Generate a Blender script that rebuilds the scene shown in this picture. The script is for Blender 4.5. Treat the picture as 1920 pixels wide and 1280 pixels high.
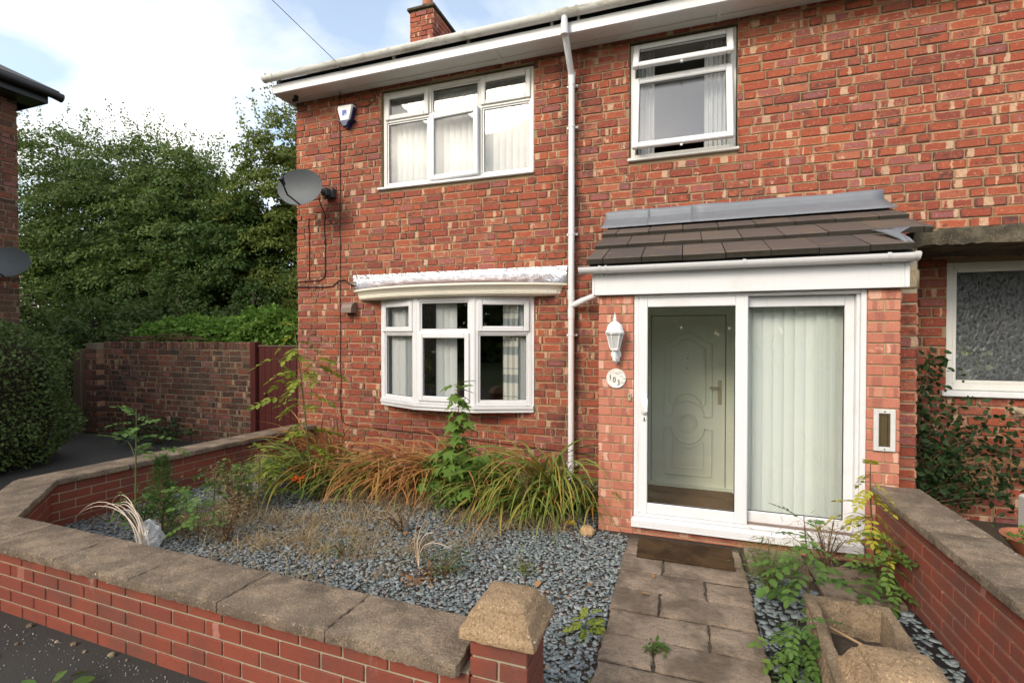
import bpy, bmesh, math, random
import numpy as np
from mathutils import Vector, Matrix

for o in list(bpy.data.objects):
    bpy.data.objects.remove(o)
R = math.radians
rng = np.random.default_rng(7)
random.seed(7)
scene = bpy.context.scene
COL = scene.collection

# ------------------------------------------------------------------ camera
CAM = Vector((0, 0, 1.62))
YAW, PITCH, FPX = R(19.2), R(0.75), 920.0
cam_data = bpy.data.cameras.new('camera')
cam_data.sensor_width = 36.0
cam_data.lens = FPX / 1920 * 36.0
cam_data.clip_start = 0.05
cam_data.clip_end = 600
cam = bpy.data.objects.new('camera', cam_data)
cam.location = CAM
cam.rotation_euler = (R(90) - PITCH, 0, YAW)
COL.objects.link(cam)
scene.camera = cam

# ------------------------------------------------------------------ world and sun
SUN_EL, SUN_AZ = R(33), R(204)          # azimuth clockwise from +Y: behind the camera, a little to the left
world = bpy.data.worlds.new('World')
scene.world = world
world.use_nodes = True
wn, wl = world.node_tree.nodes, world.node_tree.links
wn.clear()
w_out = wn.new('ShaderNodeOutputWorld')
w_bg = wn.new('ShaderNodeBackground')
w_bg.inputs['Strength'].default_value = 0.1
sky = wn.new('ShaderNodeTexSky')
sky.sky_type = 'NISHITA'
sky.sun_disc = False
sky.sun_elevation = SUN_EL
sky.sun_rotation = SUN_AZ
sky.air_density = 1.0
sky.dust_density = 1.5
tc = wn.new('ShaderNodeTexCoord')
sep = wn.new('ShaderNodeSeparateXYZ')
wl.new(tc.outputs['Generated'], sep.inputs[0])
def wmath(op, a, b=None, v=None):
    n = wn.new('ShaderNodeMath'); n.operation = op
    wl.new(a, n.inputs[0])
    if b is not None: wl.new(b, n.inputs[1])
    if v is not None: n.inputs[1].default_value = v
    return n.outputs[0]
zz = wmath('MAXIMUM', wmath('ADD', sep.outputs[2], v=0.22), v=0.08)
comb = wn.new('ShaderNodeCombineXYZ')
wl.new(wmath('DIVIDE', sep.outputs[0], zz), comb.inputs[0])
wl.new(wmath('DIVIDE', sep.outputs[1], zz), comb.inputs[1])
cn = wn.new('ShaderNodeTexNoise')
cn.inputs['Scale'].default_value = 1.7
cn.inputs['Detail'].default_value = 7
cn.inputs['Roughness'].default_value = 0.5
cn.inputs['Distortion'].default_value = 0.25
wl.new(comb.outputs[0], cn.inputs['Vector'])
cr = wn.new('ShaderNodeValToRGB')
cr.color_ramp.elements[0].position = 0.40
cr.color_ramp.elements[0].color = (0.14, 0.14, 0.14, 1)
cr.color_ramp.elements[1].position = 0.63
cr.color_ramp.elements[1].color = (1, 1, 1, 1)
wl.new(cn.outputs['Fac'], cr.inputs[0])
cn2 = wn.new('ShaderNodeTexNoise')
cn2.inputs['Scale'].default_value = 3.1
cn2.inputs['Detail'].default_value = 6
wl.new(comb.outputs[0], cn2.inputs['Vector'])
cc = wn.new('ShaderNodeValToRGB')
cc.color_ramp.elements[0].position = 0.3
cc.color_ramp.elements[0].color = (8.0, 8.05, 8.1, 1)
cc.color_ramp.elements[1].position = 0.65
cc.color_ramp.elements[1].color = (9.9, 9.75, 9.5, 1)
wl.new(cn2.outputs['Fac'], cc.inputs[0])
boost = wn.new('ShaderNodeMixRGB'); boost.blend_type = 'MULTIPLY'; boost.inputs[0].default_value = 1
boost.inputs[2].default_value = (2.3, 2.15, 1.9, 1)
wl.new(sky.outputs[0], boost.inputs[1])
wmix = wn.new('ShaderNodeMixRGB')
wl.new(cr.outputs[0], wmix.inputs[0])
wl.new(boost.outputs[0], wmix.inputs[1])
wl.new(cc.outputs[0], wmix.inputs[2])
wl.new(wmix.outputs[0], w_bg.inputs['Color'])
wl.new(w_bg.outputs[0], w_out.inputs['Surface'])

sun_data = bpy.data.lights.new('sun', 'SUN')
sun_data.energy = 1.5
sun_data.angle = R(22)
sun_data.color = (1.0, 0.91, 0.79)
sun = bpy.data.objects.new('sun', sun_data)
sd = Vector((math.sin(SUN_AZ) * math.cos(SUN_EL), math.cos(SUN_AZ) * math.cos(SUN_EL), math.sin(SUN_EL)))
sun.rotation_euler = sd.to_track_quat('Z', 'Y').to_euler()
sun.location = sd * 40
COL.objects.link(sun)

vs = scene.view_settings
vs.view_transform = 'Standard'
vs.look = 'None'
vs.exposure = 0.76
vs.gamma = 1.0
vs.use_curve_mapping = False
scene.cycles.use_denoising = True
scene.cycles.denoising_prefilter = 'ACCURATE'
scene.cycles.max_bounces = 8
scene.cycles.transparent_max_bounces = 16
scene.cycles.sample_clamp_indirect = 6

# ------------------------------------------------------------------ materials
MATS = {}
class N:
    """small node-tree writer"""
    def __init__(s, name):
        s.m = bpy.data.materials.new(name); s.m.use_nodes = True
        s.t = s.m.node_tree; s.n = s.t.nodes; s.l = s.t.links
        s.n.clear()
        s.out = s.n.new('ShaderNodeOutputMaterial')
        MATS[name] = s.m
    def put(s, sock, v):
        if hasattr(v, 'node'): s.l.new(v, sock)
        elif isinstance(v, (tuple, list)) and len(v) == 3 and sock.type == 'RGBA': sock.default_value = (*v, 1)
        else: sock.default_value = v
    def math(s, op, a, b=0.5, c=None, clamp=False):
        n = s.n.new('ShaderNodeMath'); n.operation = op; n.use_clamp = clamp
        s.put(n.inputs[0], a); s.put(n.inputs[1], b)
        if c is not None: s.put(n.inputs[2], c)
        return n.outputs[0]
    def noise(s, scale, detail=4, rough=0.55, vec=None, dist=0.0):
        n = s.n.new('ShaderNodeTexNoise')
        n.inputs['Scale'].default_value = scale; n.inputs['Detail'].default_value = detail
        n.inputs['Roughness'].default_value = rough; n.inputs['Distortion'].default_value = dist
        if vec is None: vec = s.pos()
        s.l.new(vec, n.inputs['Vector'])
        return n.outputs['Fac']
    def pos(s):
        if not hasattr(s, '_g'): s._g = s.n.new('ShaderNodeNewGeometry')
        return s._g.outputs['Position']
    def mapped(s, scale, off=None):
        n = s.n.new('ShaderNodeMapping')
        n.inputs['Scale'].default_value = scale
        s.l.new(s.pos(), n.inputs['Vector'])
        if off is not None: s.l.new(off, n.inputs['Location'])
        return n.outputs[0]
    def step(s, x, a, b, clamp=True):
        n = s.n.new('ShaderNodeMapRange'); n.interpolation_type = 'SMOOTHSTEP'
        s.put(n.inputs['Value'], x); s.put(n.inputs['From Min'], a); s.put(n.inputs['From Max'], b)
        return n.outputs[0]
    def mix(s, f, a, b, mode='MIX'):
        n = s.n.new('ShaderNodeMixRGB'); n.blend_type = mode
        s.put(n.inputs[0], f); s.put(n.inputs[1], a); s.put(n.inputs[2], b)
        return n.outputs[0]
    def ramp(s, x, stops, const=False):
        n = s.n.new('ShaderNodeValToRGB'); r = n.color_ramp
        if const: r.interpolation = 'CONSTANT'
        while len(r.elements) < len(stops): r.elements.new(0.5)
        for e, (p, c) in zip(r.elements, stops):
            e.position = p; e.color = (*c, 1)
        s.put(n.inputs[0], x)
        return n.outputs[0]
    def attr(s, name='bk'):
        n = s.n.new('ShaderNodeAttribute'); n.attribute_name = name
        p = s.n.new('ShaderNodeSeparateColor')
        s.l.new(n.outputs['Color'], p.inputs[0])
        return p.outputs[0], p.outputs[1], p.outputs[2], n.outputs['Alpha']
    def bump(s, h, strength=0.5, dist=0.01):
        n = s.n.new('ShaderNodeBump')
        n.inputs['Strength'].default_value = strength; n.inputs['Distance'].default_value = dist
        s.l.new(h, n.inputs['Height'])
        return n.outputs[0]
    def bsdf(s, color, rough=0.8, spec=0.3, normal=None, metal=0.0, transl=0.0, **k):
        n = s.n.new('ShaderNodeBsdfPrincipled')
        s.put(n.inputs['Base Color'], color); s.put(n.inputs['Roughness'], rough)
        n.inputs['Specular IOR Level'].default_value = spec
        n.inputs['Metallic'].default_value = metal
        if normal is not None: s.l.new(normal, n.inputs['Normal'])
        o = n.outputs[0]
        if transl > 0:
            t = s.n.new('ShaderNodeBsdfTranslucent'); s.put(t.inputs[0], color)
            m = s.n.new('ShaderNodeMixShader'); m.inputs[0].default_value = transl
            s.l.new(o, m.inputs[1]); s.l.new(t.outputs[0], m.inputs[2]); o = m.outputs[0]
        s.l.new(o, s.out.inputs['Surface'])
        return s.m

def frac(k, x, mul, add=0.0):
    return k.math('FRACT', k.math('MULTIPLY_ADD', x, mul, add))

def brick_mat(name, stops, dark, dark_lo, dark_hi, pale, pale_amt, band_dark=0.0, bump=0.5, grime=None, smear=0.0, rim=False):
    k = N(name)
    r1, r2, u, v = k.attr()
    col = k.ramp(r1, stops)
    # tone drift inside one brick
    n1 = k.noise(9, 4, 0.6)
    col = k.mix(k.math('MULTIPLY', n1, 0.55), col, k.mix(1.0, col, (0.62, 0.55, 0.55), 'MULTIPLY'))
    off = k.n.new('ShaderNodeCombineXYZ')
    k.l.new(k.math('MULTIPLY', r1, 50.0), off.inputs[0]); k.l.new(k.math('MULTIPLY', r2, 50.0), off.inputs[2])
    sm = k.noise(11, 5, 0.62, k.mapped((1, 1, 1.6), off.outputs[0]))
    thr = k.math('MULTIPLY_ADD', frac(k, r2, 17.3), dark_hi - dark_lo, dark_lo)
    dk = k.step(k.math('SUBTRACT', sm, thr), 0.0, 0.16)
    col = k.mix(k.math('MULTIPLY', dk, 0.85), col, dark)
    if band_dark > 0:
        c = frac(k, r2, 5.7)
        d1 = k.math('ABSOLUTE', k.math('SUBTRACT', u, k.math('MULTIPLY_ADD', c, 0.5, 0.25)))
        w1 = k.step(k.math('MULTIPLY_ADD', k.noise(30, 2), 0.12, d1), 0.26, 0.16)
        col = k.mix(k.math('MULTIPLY', w1, k.math('MULTIPLY', band_dark, k.step(frac(k, r1, 9.1), 0.35, 0.5))), col, dark)
    if rim:
        eu = k.math('ABSOLUTE', k.math('MULTIPLY_ADD', u, 2.0, -1.0)); ev = k.math('ABSOLUTE', k.math('MULTIPLY_ADD', v, 2.0, -1.0))
        ed = k.math('MAXIMUM', k.math('POWER', eu, 4.0), k.math('POWER', ev, 2.4))
        ed = k.math('MULTIPLY_ADD', k.noise(19, 5, .65, k.mapped((1, 1, 1), off.outputs[0])), 1.5, k.math('ADD', ed, -.75))
        rm = k.step(ed, .42, .80)
        sel = frac(k, r2, 41.3)
        col = k.mix(k.math('MULTIPLY', k.math('MULTIPLY', rm, k.step(sel, .58, .60)), .75), col, (pale[0] * .95, pale[1] * .72, pale[2] * .66))
        col = k.mix(k.math('MULTIPLY', k.math('MULTIPLY', rm, k.step(sel, .42, .40)), .7), col, dark)
        core = k.math('MULTIPLY', k.math('SUBTRACT', 1.0, k.step(ed, .1, .6)), k.step(frac(k, r1, 53.9), .86, .88))
        col = k.mix(k.math('MULTIPLY', core, .6), col, (.27, .115, .12))
    # pale kiss marks across the brick
    c = frac(k, r1, 7.31)
    wob = k.math('MULTIPLY_ADD', k.noise(22, 3, 0.6, k.mapped((1, 1, 1), off.outputs[0])), 0.22, -0.11)
    d = k.math('ABSOLUTE', k.math('SUBTRACT', k.math('ADD', u, wob), c))
    wid = k.math('MULTIPLY_ADD', frac(k, r2, 13.7), 0.15, 0.015)
    kiss = k.step(k.math('SUBTRACT', d, wid), 0.03, 0.0)
    on = k.step(frac(k, r1, 31.7), 1.0 - pale_amt, 1.0 - pale_amt + 0.02)
    patch = k.step(k.noise(13, 6, 0.7, k.mapped((1, 1, 1), off.outputs[0])), 0.57, 0.66)
    on2 = k.step(frac(k, r2, 23.1), 1.0 - pale_amt * 0.9, 1.0 - pale_amt * 0.9 + 0.02)
    pf = k.math('MAXIMUM', k.math('MULTIPLY', kiss, on), k.math('MULTIPLY', patch, on2))
    pf = k.math('MULTIPLY', pf, k.math('MULTIPLY_ADD', k.noise(60, 2), 0.7, 0.4, clamp=True), clamp=True)
    col = k.mix(pf, col, pale)
    if smear > 0:
        s1 = k.step(k.noise(4.5, 5, 0.7, k.mapped((1.4, 1.4, 0.6))), 0.62, 0.78)
        col = k.mix(k.math('MULTIPLY', s1, smear), col, (0.55, 0.42, 0.38))
    if grime is not None:
        gcol, gamt, gscale = grime
        g = k.step(k.noise(gscale, 5, 0.6), 0.42, 0.66)
        col = k.mix(k.math('MULTIPLY', g, gamt), col, gcol)
    if name == 'old_brick':
        g_ = k.n.new('ShaderNodeSeparateXYZ'); k.l.new(k.pos(), g_.inputs[0])
        dx_ = k.math('ABSOLUTE', k.math('ADD', g_.outputs[0], 1.12))
        near = k.math('MULTIPLY', k.step(dx_, .34, .06), k.step(k.noise(6, 5, .7, k.mapped((1, 1, .7))), .44, .60))
        col = k.mix(k.math('MULTIPLY', near, .75), col, (.04, .028, .025))
    sp = k.noise(140, 2, 0.5)
    col = k.mix(k.math('MULTIPLY', k.step(sp, 0.56, 0.70), 0.4), col, (0.05, 0.03, 0.025))
    if rim:
        col = k.mix(k.math('MULTIPLY', k.step(k.noise(52, 5, .75), .575, .68), .55), col, pale)
        col = k.mix(k.math('MULTIPLY', k.step(k.noise(34, 5, .75, k.mapped((1.2, 1, 1))), .57, .68), .5), col, dark)
    h = k.math('ADD', k.noise(45, 5, 0.65), k.math('MULTIPLY', k.noise(190, 2), 0.4))
    k.bsdf(col, 0.88, 0.25, k.bump(h, bump, 0.006))

brick_mat('old_brick', [(0, (.335, .082, .046)), (.3, (.40, .108, .054)), (.6, (.32, .076, .045)), (.82, (.25, .066, .046)), (1, (.41, .14, .080))],
          (.085, .042, .036), 0.46, 0.80, (.57, .41, .27), 0.26, bump=0.8, grime=((.12, .055, .045), .22, 1.1), rim=True)
brick_mat('porch_brick', [(0, (.49, .185, .12)), (.4, (.55, .22, .145)), (.7, (.47, .175, .115)), (1, (.60, .28, .19))],
          (.28, .105, .08), 0.60, 0.9, (.66, .42, .32), 0.30, band_dark=0.65, bump=0.3)
brick_mat('red_facing_brick', [(0, (.24, .064, .040)), (.5, (.275, .076, .046)), (1, (.22, .062, .042))],
          (.13, .03, .025), 0.7, 0.95, (.42, .2, .16), 0.04, bump=0.25, smear=0.5, grime=((.10, .06, .05), .5, 3.2))
brick_mat('sooty_brick', [(0, (.19, .065, .042)), (.35, (.115, .052, .038)), (.6, (.23, .075, .046)), (.8, (.08, .046, .036)), (1, (.27, .10, .055))],
          (.035, .026, .022), 0.36, 0.72, (.36, .27, .17), 0.22, bump=0.6, grime=((.06, .05, .033), .65, 1.5), rim=True)
brick_mat('buff_brick', [(0, (.42, .24, .12)), (.5, (.48, .27, .14)), (1, (.40, .17, .09))],
          (.2, .1, .06), 0.6, 0.9, (.5, .35, .22), 0.15, bump=0.4)

def mortar_mat(name, a, b, scale=7):
    k = N(name)
    c = k.mix(k.noise(scale, 5, 0.6), a, b)
    c = k.mix(k.math('MULTIPLY', k.noise(90, 3), 0.5), c, (a[0] * .6, a[1] * .58, a[2] * .55))
    c = k.mix(k.math('MULTIPLY', k.step(k.noise(0.9, 4), .5, .68), .3), c, (.16, .13, .10))
    k.bsdf(c, 0.95, 0.15, k.bump(k.noise(75, 4, 0.7), 0.8, 0.006))
mortar_mat('lime_mortar', (.27, .195, .115), (.40, .30, .19))
mortar_mat('grey_mortar', (.36, .30, .21), (.44, .38, .28))
mortar_mat('sooty_mortar', (.13, .105, .08), (.34, .28, .20), 2.5)
mortar_mat('porch_mortar', (.40, .31, .18), (.50, .40, .26))

def upvc(name, col=(.70, .71, .725), dirt=0.45):
    k = N(name)
    d = k.math('MAXIMUM', k.step(k.noise(3.5, 6, 0.65), 0.5, 0.8), k.math('MULTIPLY', k.step(k.noise(3, 6, .7, k.mapped((9, 9, .8))), .52, .74), .8))
    c = k.mix(k.math('MULTIPLY', d, dirt), col, (.52, .49, .42))
    k.bsdf(c, 0.32, 0.45, k.bump(k.noise(30, 3), 0.03, 0.004))
upvc('white_upvc'); upvc('aged_white_upvc', (.64, .635, .60), 0.5); upvc('cream_grp', (.78, .75, .64), 0.3)
def gutter_mat():
    k = N('gutter_white')
    v = k.step(k.noise(2.6, 7, 0.7, k.mapped((1, 2, 4))), 0.47, 0.66)
    c = k.mix(k.math('MULTIPLY', v, 0.75), (.72, .72, .69), (.26, .25, .17))
    k.bsdf(c, 0.45, 0.35)
gutter_mat()
def plain(name, col, rough=0.6, spec=0.4, metal=0.0, var=0.25, scale=12, bump=0.0, bscale=60, transl=0.0):
    k = N(name)
    c = k.mix(k.math('MULTIPLY', k.noise(scale, 5, 0.6), var * 2, clamp=True), col, tuple(x * 0.55 for x in col))
    nrm = k.bump(k.noise(bscale, 4, 0.6), bump, 0.006) if bump else None
    k.bsdf(c, rough, spec, nrm, metal, transl)
plain('interior_wall', (.34, .33, .31), .9, .1)
plain('white_plaster', (.82, .82, .79), .9, .1, 0, .05)
plain('interior_dark', (.10, .09, .08), .9, .1)
plain('dark_steel', (.06, .065, .07), .5, .4, .3)
plain('dish_grey', (.10, .112, .122), .62, .5, 0.0, .3, 7, .1, 40)
plain('black_cable', (.012, .012, .012), .5, .3)
plain('black_plastic', (.015, .015, .016), .45, .4)
plain('brown_plastic', (.22, .16, .13), .45, .4, 0, .2)
plain('alarm_white', (.85, .86, .85), .35, .4, 0, .06)
plain('alarm_blue', (.012, .02, .10), .3, .5, 0, .1)
plain('logo_blue', (.03, .09, .45), .35, .4, 0, .05)
plain('cast_white', (.82, .83, .83), .4, .4, 0, .15, 30, .1)
plain('frosted', (.55, .56, .53), .5, .4, 0, .1)
plain('brass_dull', (.17, .13, .065), .4, .5, .6, .3, 20)
plain('brass_pale', (.5, .44, .30), .4, .5, .3, .2, 20)
plain('lead_sheet', (.22, .24, .27), .55, .4, .15, .4, 5, .5, 9)
plain('door_green', (.72, .77, .64), .4, .4, 0, .06)
plain('door_groove', (.06, .07, .05), .7, .2)
plain('rubber', (.02, .02, .02), .6, .3)
plain('gate_red', (.085, .017, .014), .55, .35, 0, .35, 9, .3, 30)
plain('old_timber', (.16, .11, .075), .85, .2, 0, .4, 6, .6, 40)
plain('dark_fascia', (.012, .018, .017), .4, .4)
plain('terracotta', (.38, .14, .075), .75, .3, 0, .25, 15, .2)
plain('slate_roof', (.07, .065, .065), .7, .3, 0, .3, 8, .4, 30)
plain('stick', (.45, .30, .17), .8, .2, 0, .3, 30)
plain('dry_white_stem', (.62, .52, .42), .75, .2, 0, .25, 30)
plain('brown_stem', (.14, .085, .05), .8, .2, 0, .3, 30)
plain('green_stem', (.12, .13, .05), .7, .3, 0, .3, 30)
plain('bark', (.10, .08, .06), .9, .2, 0, .4, 10, .7, 25)
plain('hedge_wood', (.035, .028, .02), .95, .1)
plain('orange_petal', (.85, .13, .015), .5, .3, 0, .1, 30, transl=.3)
plain('plaque_white', (.74, .73, .68), .5, .4, 0, .12, 25)
plain('number_black', (.012, .012, .012), .4, .4)
plain('painted_white', (.66, .66, .64), .7, .3, 0, .3, 9, .3)
plain('sandstone', (.56, .36, .19), .85, .2, 0, .3, 18, .6, 40)
plain('pot_white', (.7, .66, .52), .5, .3)
plain('yellow_wrapper', (.62, .42, .02), .35, .5, 0, .3, 40)
plain('inside_mat', (.24, .165, .10), .95, .05, 0, .4, 60, .6, 150)

def foil():
    k = N('foil')
    h = k.noise(16, 2, 0.5, k.mapped((1, .6, 1.4)), 1.5)
    k.bsdf((.60, .61, .63), .34, .5, k.bump(h, .6, .03), .9)
foil()
def concrete(name, a, b, lichen, lam=0.6, bscale=55, bump=.7, lscale=3.0, spots=True):
    k = N(name)
    n = k.noise(lscale, 7, 0.68)
    c = k.mix(k.noise(8, 5, .6), a, b)
    c = k.mix(k.math('MULTIPLY', k.step(n, .36, .60), lam), c, lichen)
    c = k.mix(k.math('MULTIPLY', k.step(k.noise(105, 3, .7), .46, .66), .75), c, (a[0] * .34, a[1] * .32, a[2] * .30))
    c = k.mix(k.math('MULTIPLY', k.step(k.noise(95, 3, .7, vec=k.mapped((1.3, 1, 1))), .58, .68), .7), c, (a[0] * 1.6, a[1] * 1.55, a[2] * 1.5))
    if spots:
        c = k.mix(k.math('MULTIPLY', k.step(k.noise(26, 2, .5), .74, .78), .8), c, (.62, .60, .56))
    h = k.math('ADD', k.noise(bscale, 6, .7), k.math('MULTIPLY', k.noise(14, 4), 1.2))
    k.bsdf(c, .92, .2, k.bump(h, bump, .01))
concrete('coping_stone', (.31, .24, .17), (.24, .185, .135), (.085, .070, .056), .68, 55, .9, 6.5)
concrete('cap_stone', (.40, .28, .165), (.34, .235, .14), (.17, .125, .08), .5)
concrete('canopy_concrete', (.16, .135, .09), (.11, .095, .07), (.03, .028, .022), .85, 30, 1.0, 5, False)
concrete('planter_concrete', (.32, .235, .15), (.25, .185, .12), (.10, .08, .058), .65, 50, .9, 6)
concrete('padstone', (.42, .34, .22), (.33, .27, .18), (.16, .13, .09), .5)
def riven():
    k = N('riven_slab')
    st = k.mapped((3.2, 6.5, 3))
    n = k.noise(2.8, 8, .72, st, .5)
    c = k.mix(n, (.35, .27, .20), (.22, .17, .125))
    c = k.mix(k.math('MULTIPLY', k.step(k.noise(3.2, 6, .65), .40, .62), .75), c, (.075, .056, .041))
    c = k.mix(k.math('MULTIPLY', k.step(k.noise(7, 7, .72, k.mapped((2.4, 5, 2)), .7), .53, .66), .45), c, (.08, .06, .045))
    c = k.mix(k.math('MULTIPLY', k.step(k.noise(100, 3, .7), .5, .66), .6), c, (.10, .078, .058))
    h = k.math('ADD', k.math('MULTIPLY', n, 1.6), k.math('MULTIPLY', k.noise(60, 4), .35))
    k.bsdf(c, .9, .25, k.bump(h, .8, .014))
riven()
def tile_mat():
    k = N('roof_tile')
    r1, r2, u, v = k.attr()
    c = k.ramp(r1, [(0, (.085, .067, .057)), (.5, (.11, .088, .075)), (1, (.07, .059, .054))])
    c = k.mix(k.math('MULTIPLY', k.step(k.noise(5, 6, .65), .48, .68), .55), c, (.15, .105, .065))
    c = k.mix(k.math('MULTIPLY', k.step(k.noise(11, 5, .7), .6, .72), .6), c, (.045, .045, .03))
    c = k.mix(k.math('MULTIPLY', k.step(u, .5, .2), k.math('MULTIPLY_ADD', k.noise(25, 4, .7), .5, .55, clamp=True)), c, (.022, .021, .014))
    k.bsdf(c, .62, .4, k.bump(k.noise(60, 5, .6), .3, .006))
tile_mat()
def slate_mat():
    k = N('slate_chip')
    r1, r2, u, v = k.attr()
    c = k.ramp(r1, [(0, (.11, .135, .14)), (.3, (.18, .215, .22)), (.6, (.25, .29, .29)), (.85, (.34, .375, .365)), (.93, (.19, .155, .18)), (.965, (.42, .39, .36)), (1, (.36, .23, .13))])
    c = k.mix(k.math('MULTIPLY', k.noise(50, 3), .45), c, (.10, .115, .12))
    k.bsdf(c, .55, .45, k.bump(k.noise(90, 4), .3, .004))
slate_mat()
def ground_mats():
    k = N('asphalt')
    c = k.mix(k.noise(1.4, 6, .65), (.030, .029, .027), (.055, .052, .047))
    c = k.mix(k.math('MULTIPLY', k.step(k.noise(220, 2), .58, .7), .5), c, (.11, .105, .10))
    c = k.mix(k.math('MULTIPLY', k.step(k.noise(5, 5, .7), .52, .68), .5), c, (.05, .043, .03))
    k.bsdf(c, .9, .3, k.bump(k.noise(160, 3, .6), .7, .008))
    k = N('soil')
    c = k.mix(k.noise(9, 6, .7), (.055, .042, .032), (.12, .095, .07))
    c = k.mix(k.math('MULTIPLY', k.step(k.noise(70, 3), .55, .7), .6), c, (.17, .15, .12))
    k.bsdf(c, .95, .15, k.bump(k.noise(80, 5, .7), 1.0, .02))
    k = N('verge')
    c = k.mix(k.noise(3, 6, .7), (.035, .055, .018), (.06, .08, .028))
    k.bsdf(c, .95, .15, k.bump(k.noise(60, 4, .7), 1.0, .03))
    k = N('membrane')
    c = k.mix(k.noise(60, 3), (.008, .008, .009), (.02, .02, .02))
    k.bsdf(c, .6, .3, k.bump(k.noise(25, 3), .5, .01))
    k = N('coir')
    c = k.mix(k.noise(7, 6, .65), (.055, .033, .018), (.13, .08, .042))
    c = k.mix(k.math('MULTIPLY', k.step(k.noise(3.4, 5, .6), .45, .65), .7), c, (.032, .02, .012))
    k.bsdf(c, .97, .05, k.bump(k.noise(230, 3, .7), 1.0, .01))
ground_mats()
def leaf_mat(name, stops, transl=.28, rough=.5, objrand=True):
    k = N(name)
    r1, r2, u, v = k.attr()
    x = r1
    if objrand:
        oi = k.n.new('ShaderNodeObjectInfo')
        x = k.math('FRACT', k.math('MULTIPLY_ADD', oi.outputs['Random'], .35, k.math('MULTIPLY', r1, .65)))
    c = k.ramp(x, stops)
    c = k.mix(k.math('MULTIPLY', k.noise(30, 3), .4), c, k.mix(1.0, c, (.6, .65, .5), 'MULTIPLY'))
    k.bsdf(c, rough, .16, None, 0, transl)
leaf_mat('tree_leaf', [(0, (.034, .062, .018)), (.4, (.086, .135, .034)), (.75, (.145, .20, .048)), (.93, (.21, .25, .058)), (.985, (.21, .20, .045)), (1, (.40, .16, .02))], .35)
leaf_mat('tree_leaf_light', [(0, (.09, .125, .03)), (.5, (.14, .18, .04)), (.9, (.20, .23, .05)), (1, (.28, .25, .06))], .38)
leaf_mat('tree_leaf_cool', [(0, (.05, .09, .025)), (.5, (.08, .135, .035)), (.9, (.115, .175, .045)), (1, (.16, .21, .055))], .35)
leaf_mat('hedge_leaf', [(0, (.07, .105, .032)), (.5, (.115, .17, .055)), (.85, (.17, .23, .08)), (.97, (.24, .28, .11)), (1, (.30, .20, .16))])
leaf_mat('vine_leaf', [(0, (.06, .13, .022)), (.5, (.14, .26, .042)), (.85, (.22, .35, .065)), (1, (.30, .41, .09))], .35)
leaf_mat('maple_leaf', [(0, (.10, .18, .035)), (.5, (.15, .25, .05)), (1, (.21, .32, .07))], .35)
leaf_mat('pinnate_leaf', [(0, (.17, .22, .03)), (.5, (.26, .32, .05)), (1, (.38, .38, .06))], .35)
leaf_mat('pinnate_green', [(0, (.07, .14, .035)), (.6, (.12, .21, .05)), (1, (.22, .30, .06))], .3)
leaf_mat('pinnate_yellow', [(0, (.35, .33, .04)), (.5, (.45, .42, .06)), (1, (.55, .48, .08))], .35)
leaf_mat('weed_leaf', [(0, (.06, .12, .03)), (.5, (.10, .17, .045)), (1, (.18, .22, .06))])
leaf_mat('rose_leaf', [(0, (.016, .034, .013)), (.5, (.03, .058, .02)), (.88, (.06, .095, .03)), (1, (.13, .16, .05))], .2, .5)
leaf_mat('conifer_leaf', [(0, (.05, .09, .025)), (.6, (.08, .14, .04)), (1, (.13, .19, .06))])
leaf_mat('strap_green', [(0, (.08, .14, .035)), (.35, (.16, .23, .05)), (.6, (.27, .31, .07)), (.78, (.40, .32, .08)), (.9, (.45, .21, .06)), (1, (.30, .14, .06))], .3)
leaf_mat('strap_brown', [(0, (.26, .24, .07)), (.2, (.48, .26, .09)), (.5, (.52, .23, .085)), (.75, (.40, .17, .065)), (.9, (.58, .34, .15)), (1, (.28, .13, .06))], .25)
leaf_mat('dry_grass', [(0, (.22, .15, .08)), (.4, (.34, .25, .14)), (.75, (.45, .34, .20)), (.9, (.30, .17, .09)), (1, (.55, .45, .30))], .2, .8)
leaf_mat('green_grass', [(0, (.10, .14, .04)), (.6, (.17, .22, .07)), (1, (.28, .30, .12))], .25, .7)
leaf_mat('dead_leaf', [(0, (.22, .11, .05)), (.5, (.35, .20, .10)), (.8, (.45, .28, .15)), (1, (.40, .12, .04))], .15, .7)
def fabric(name, col, transl=.35, bump=.15, stripes=False):
    k = N(name)
    c = k.mix(k.math('MULTIPLY', k.noise(120, 3), .25), col, tuple(x * .7 for x in col))
    if stripes:
        g = k.n.new('ShaderNodeSeparateXYZ'); k.l.new(k.pos(), g.inputs[0])
        z = k.math('FRACT', k.math('MULTIPLY', g.outputs[2], 3.1))
        b = k.math('MULTIPLY', k.step(z, .30, .32), k.step(z, .62, .60))
        b2 = k.math('MULTIPLY', k.step(z, .80, .81), k.step(z, .85, .84))
        c = k.mix(k.math('MULTIPLY', k.math('MAXIMUM', b, b2), .65), c, (.17, .23, .26))
    k.bsdf(c, .85, .15, k.bump(k.noise(160, 3), bump, .003), 0, transl)
fabric('blind_fabric', (.82, .85, .84)); fabric('blind_mint', (.84, .90, .85), .18); fabric('curtain_white', (.78, .80, .80)); fabric('curtain_check', (.72, .73, .66), .2, .15, True)
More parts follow.
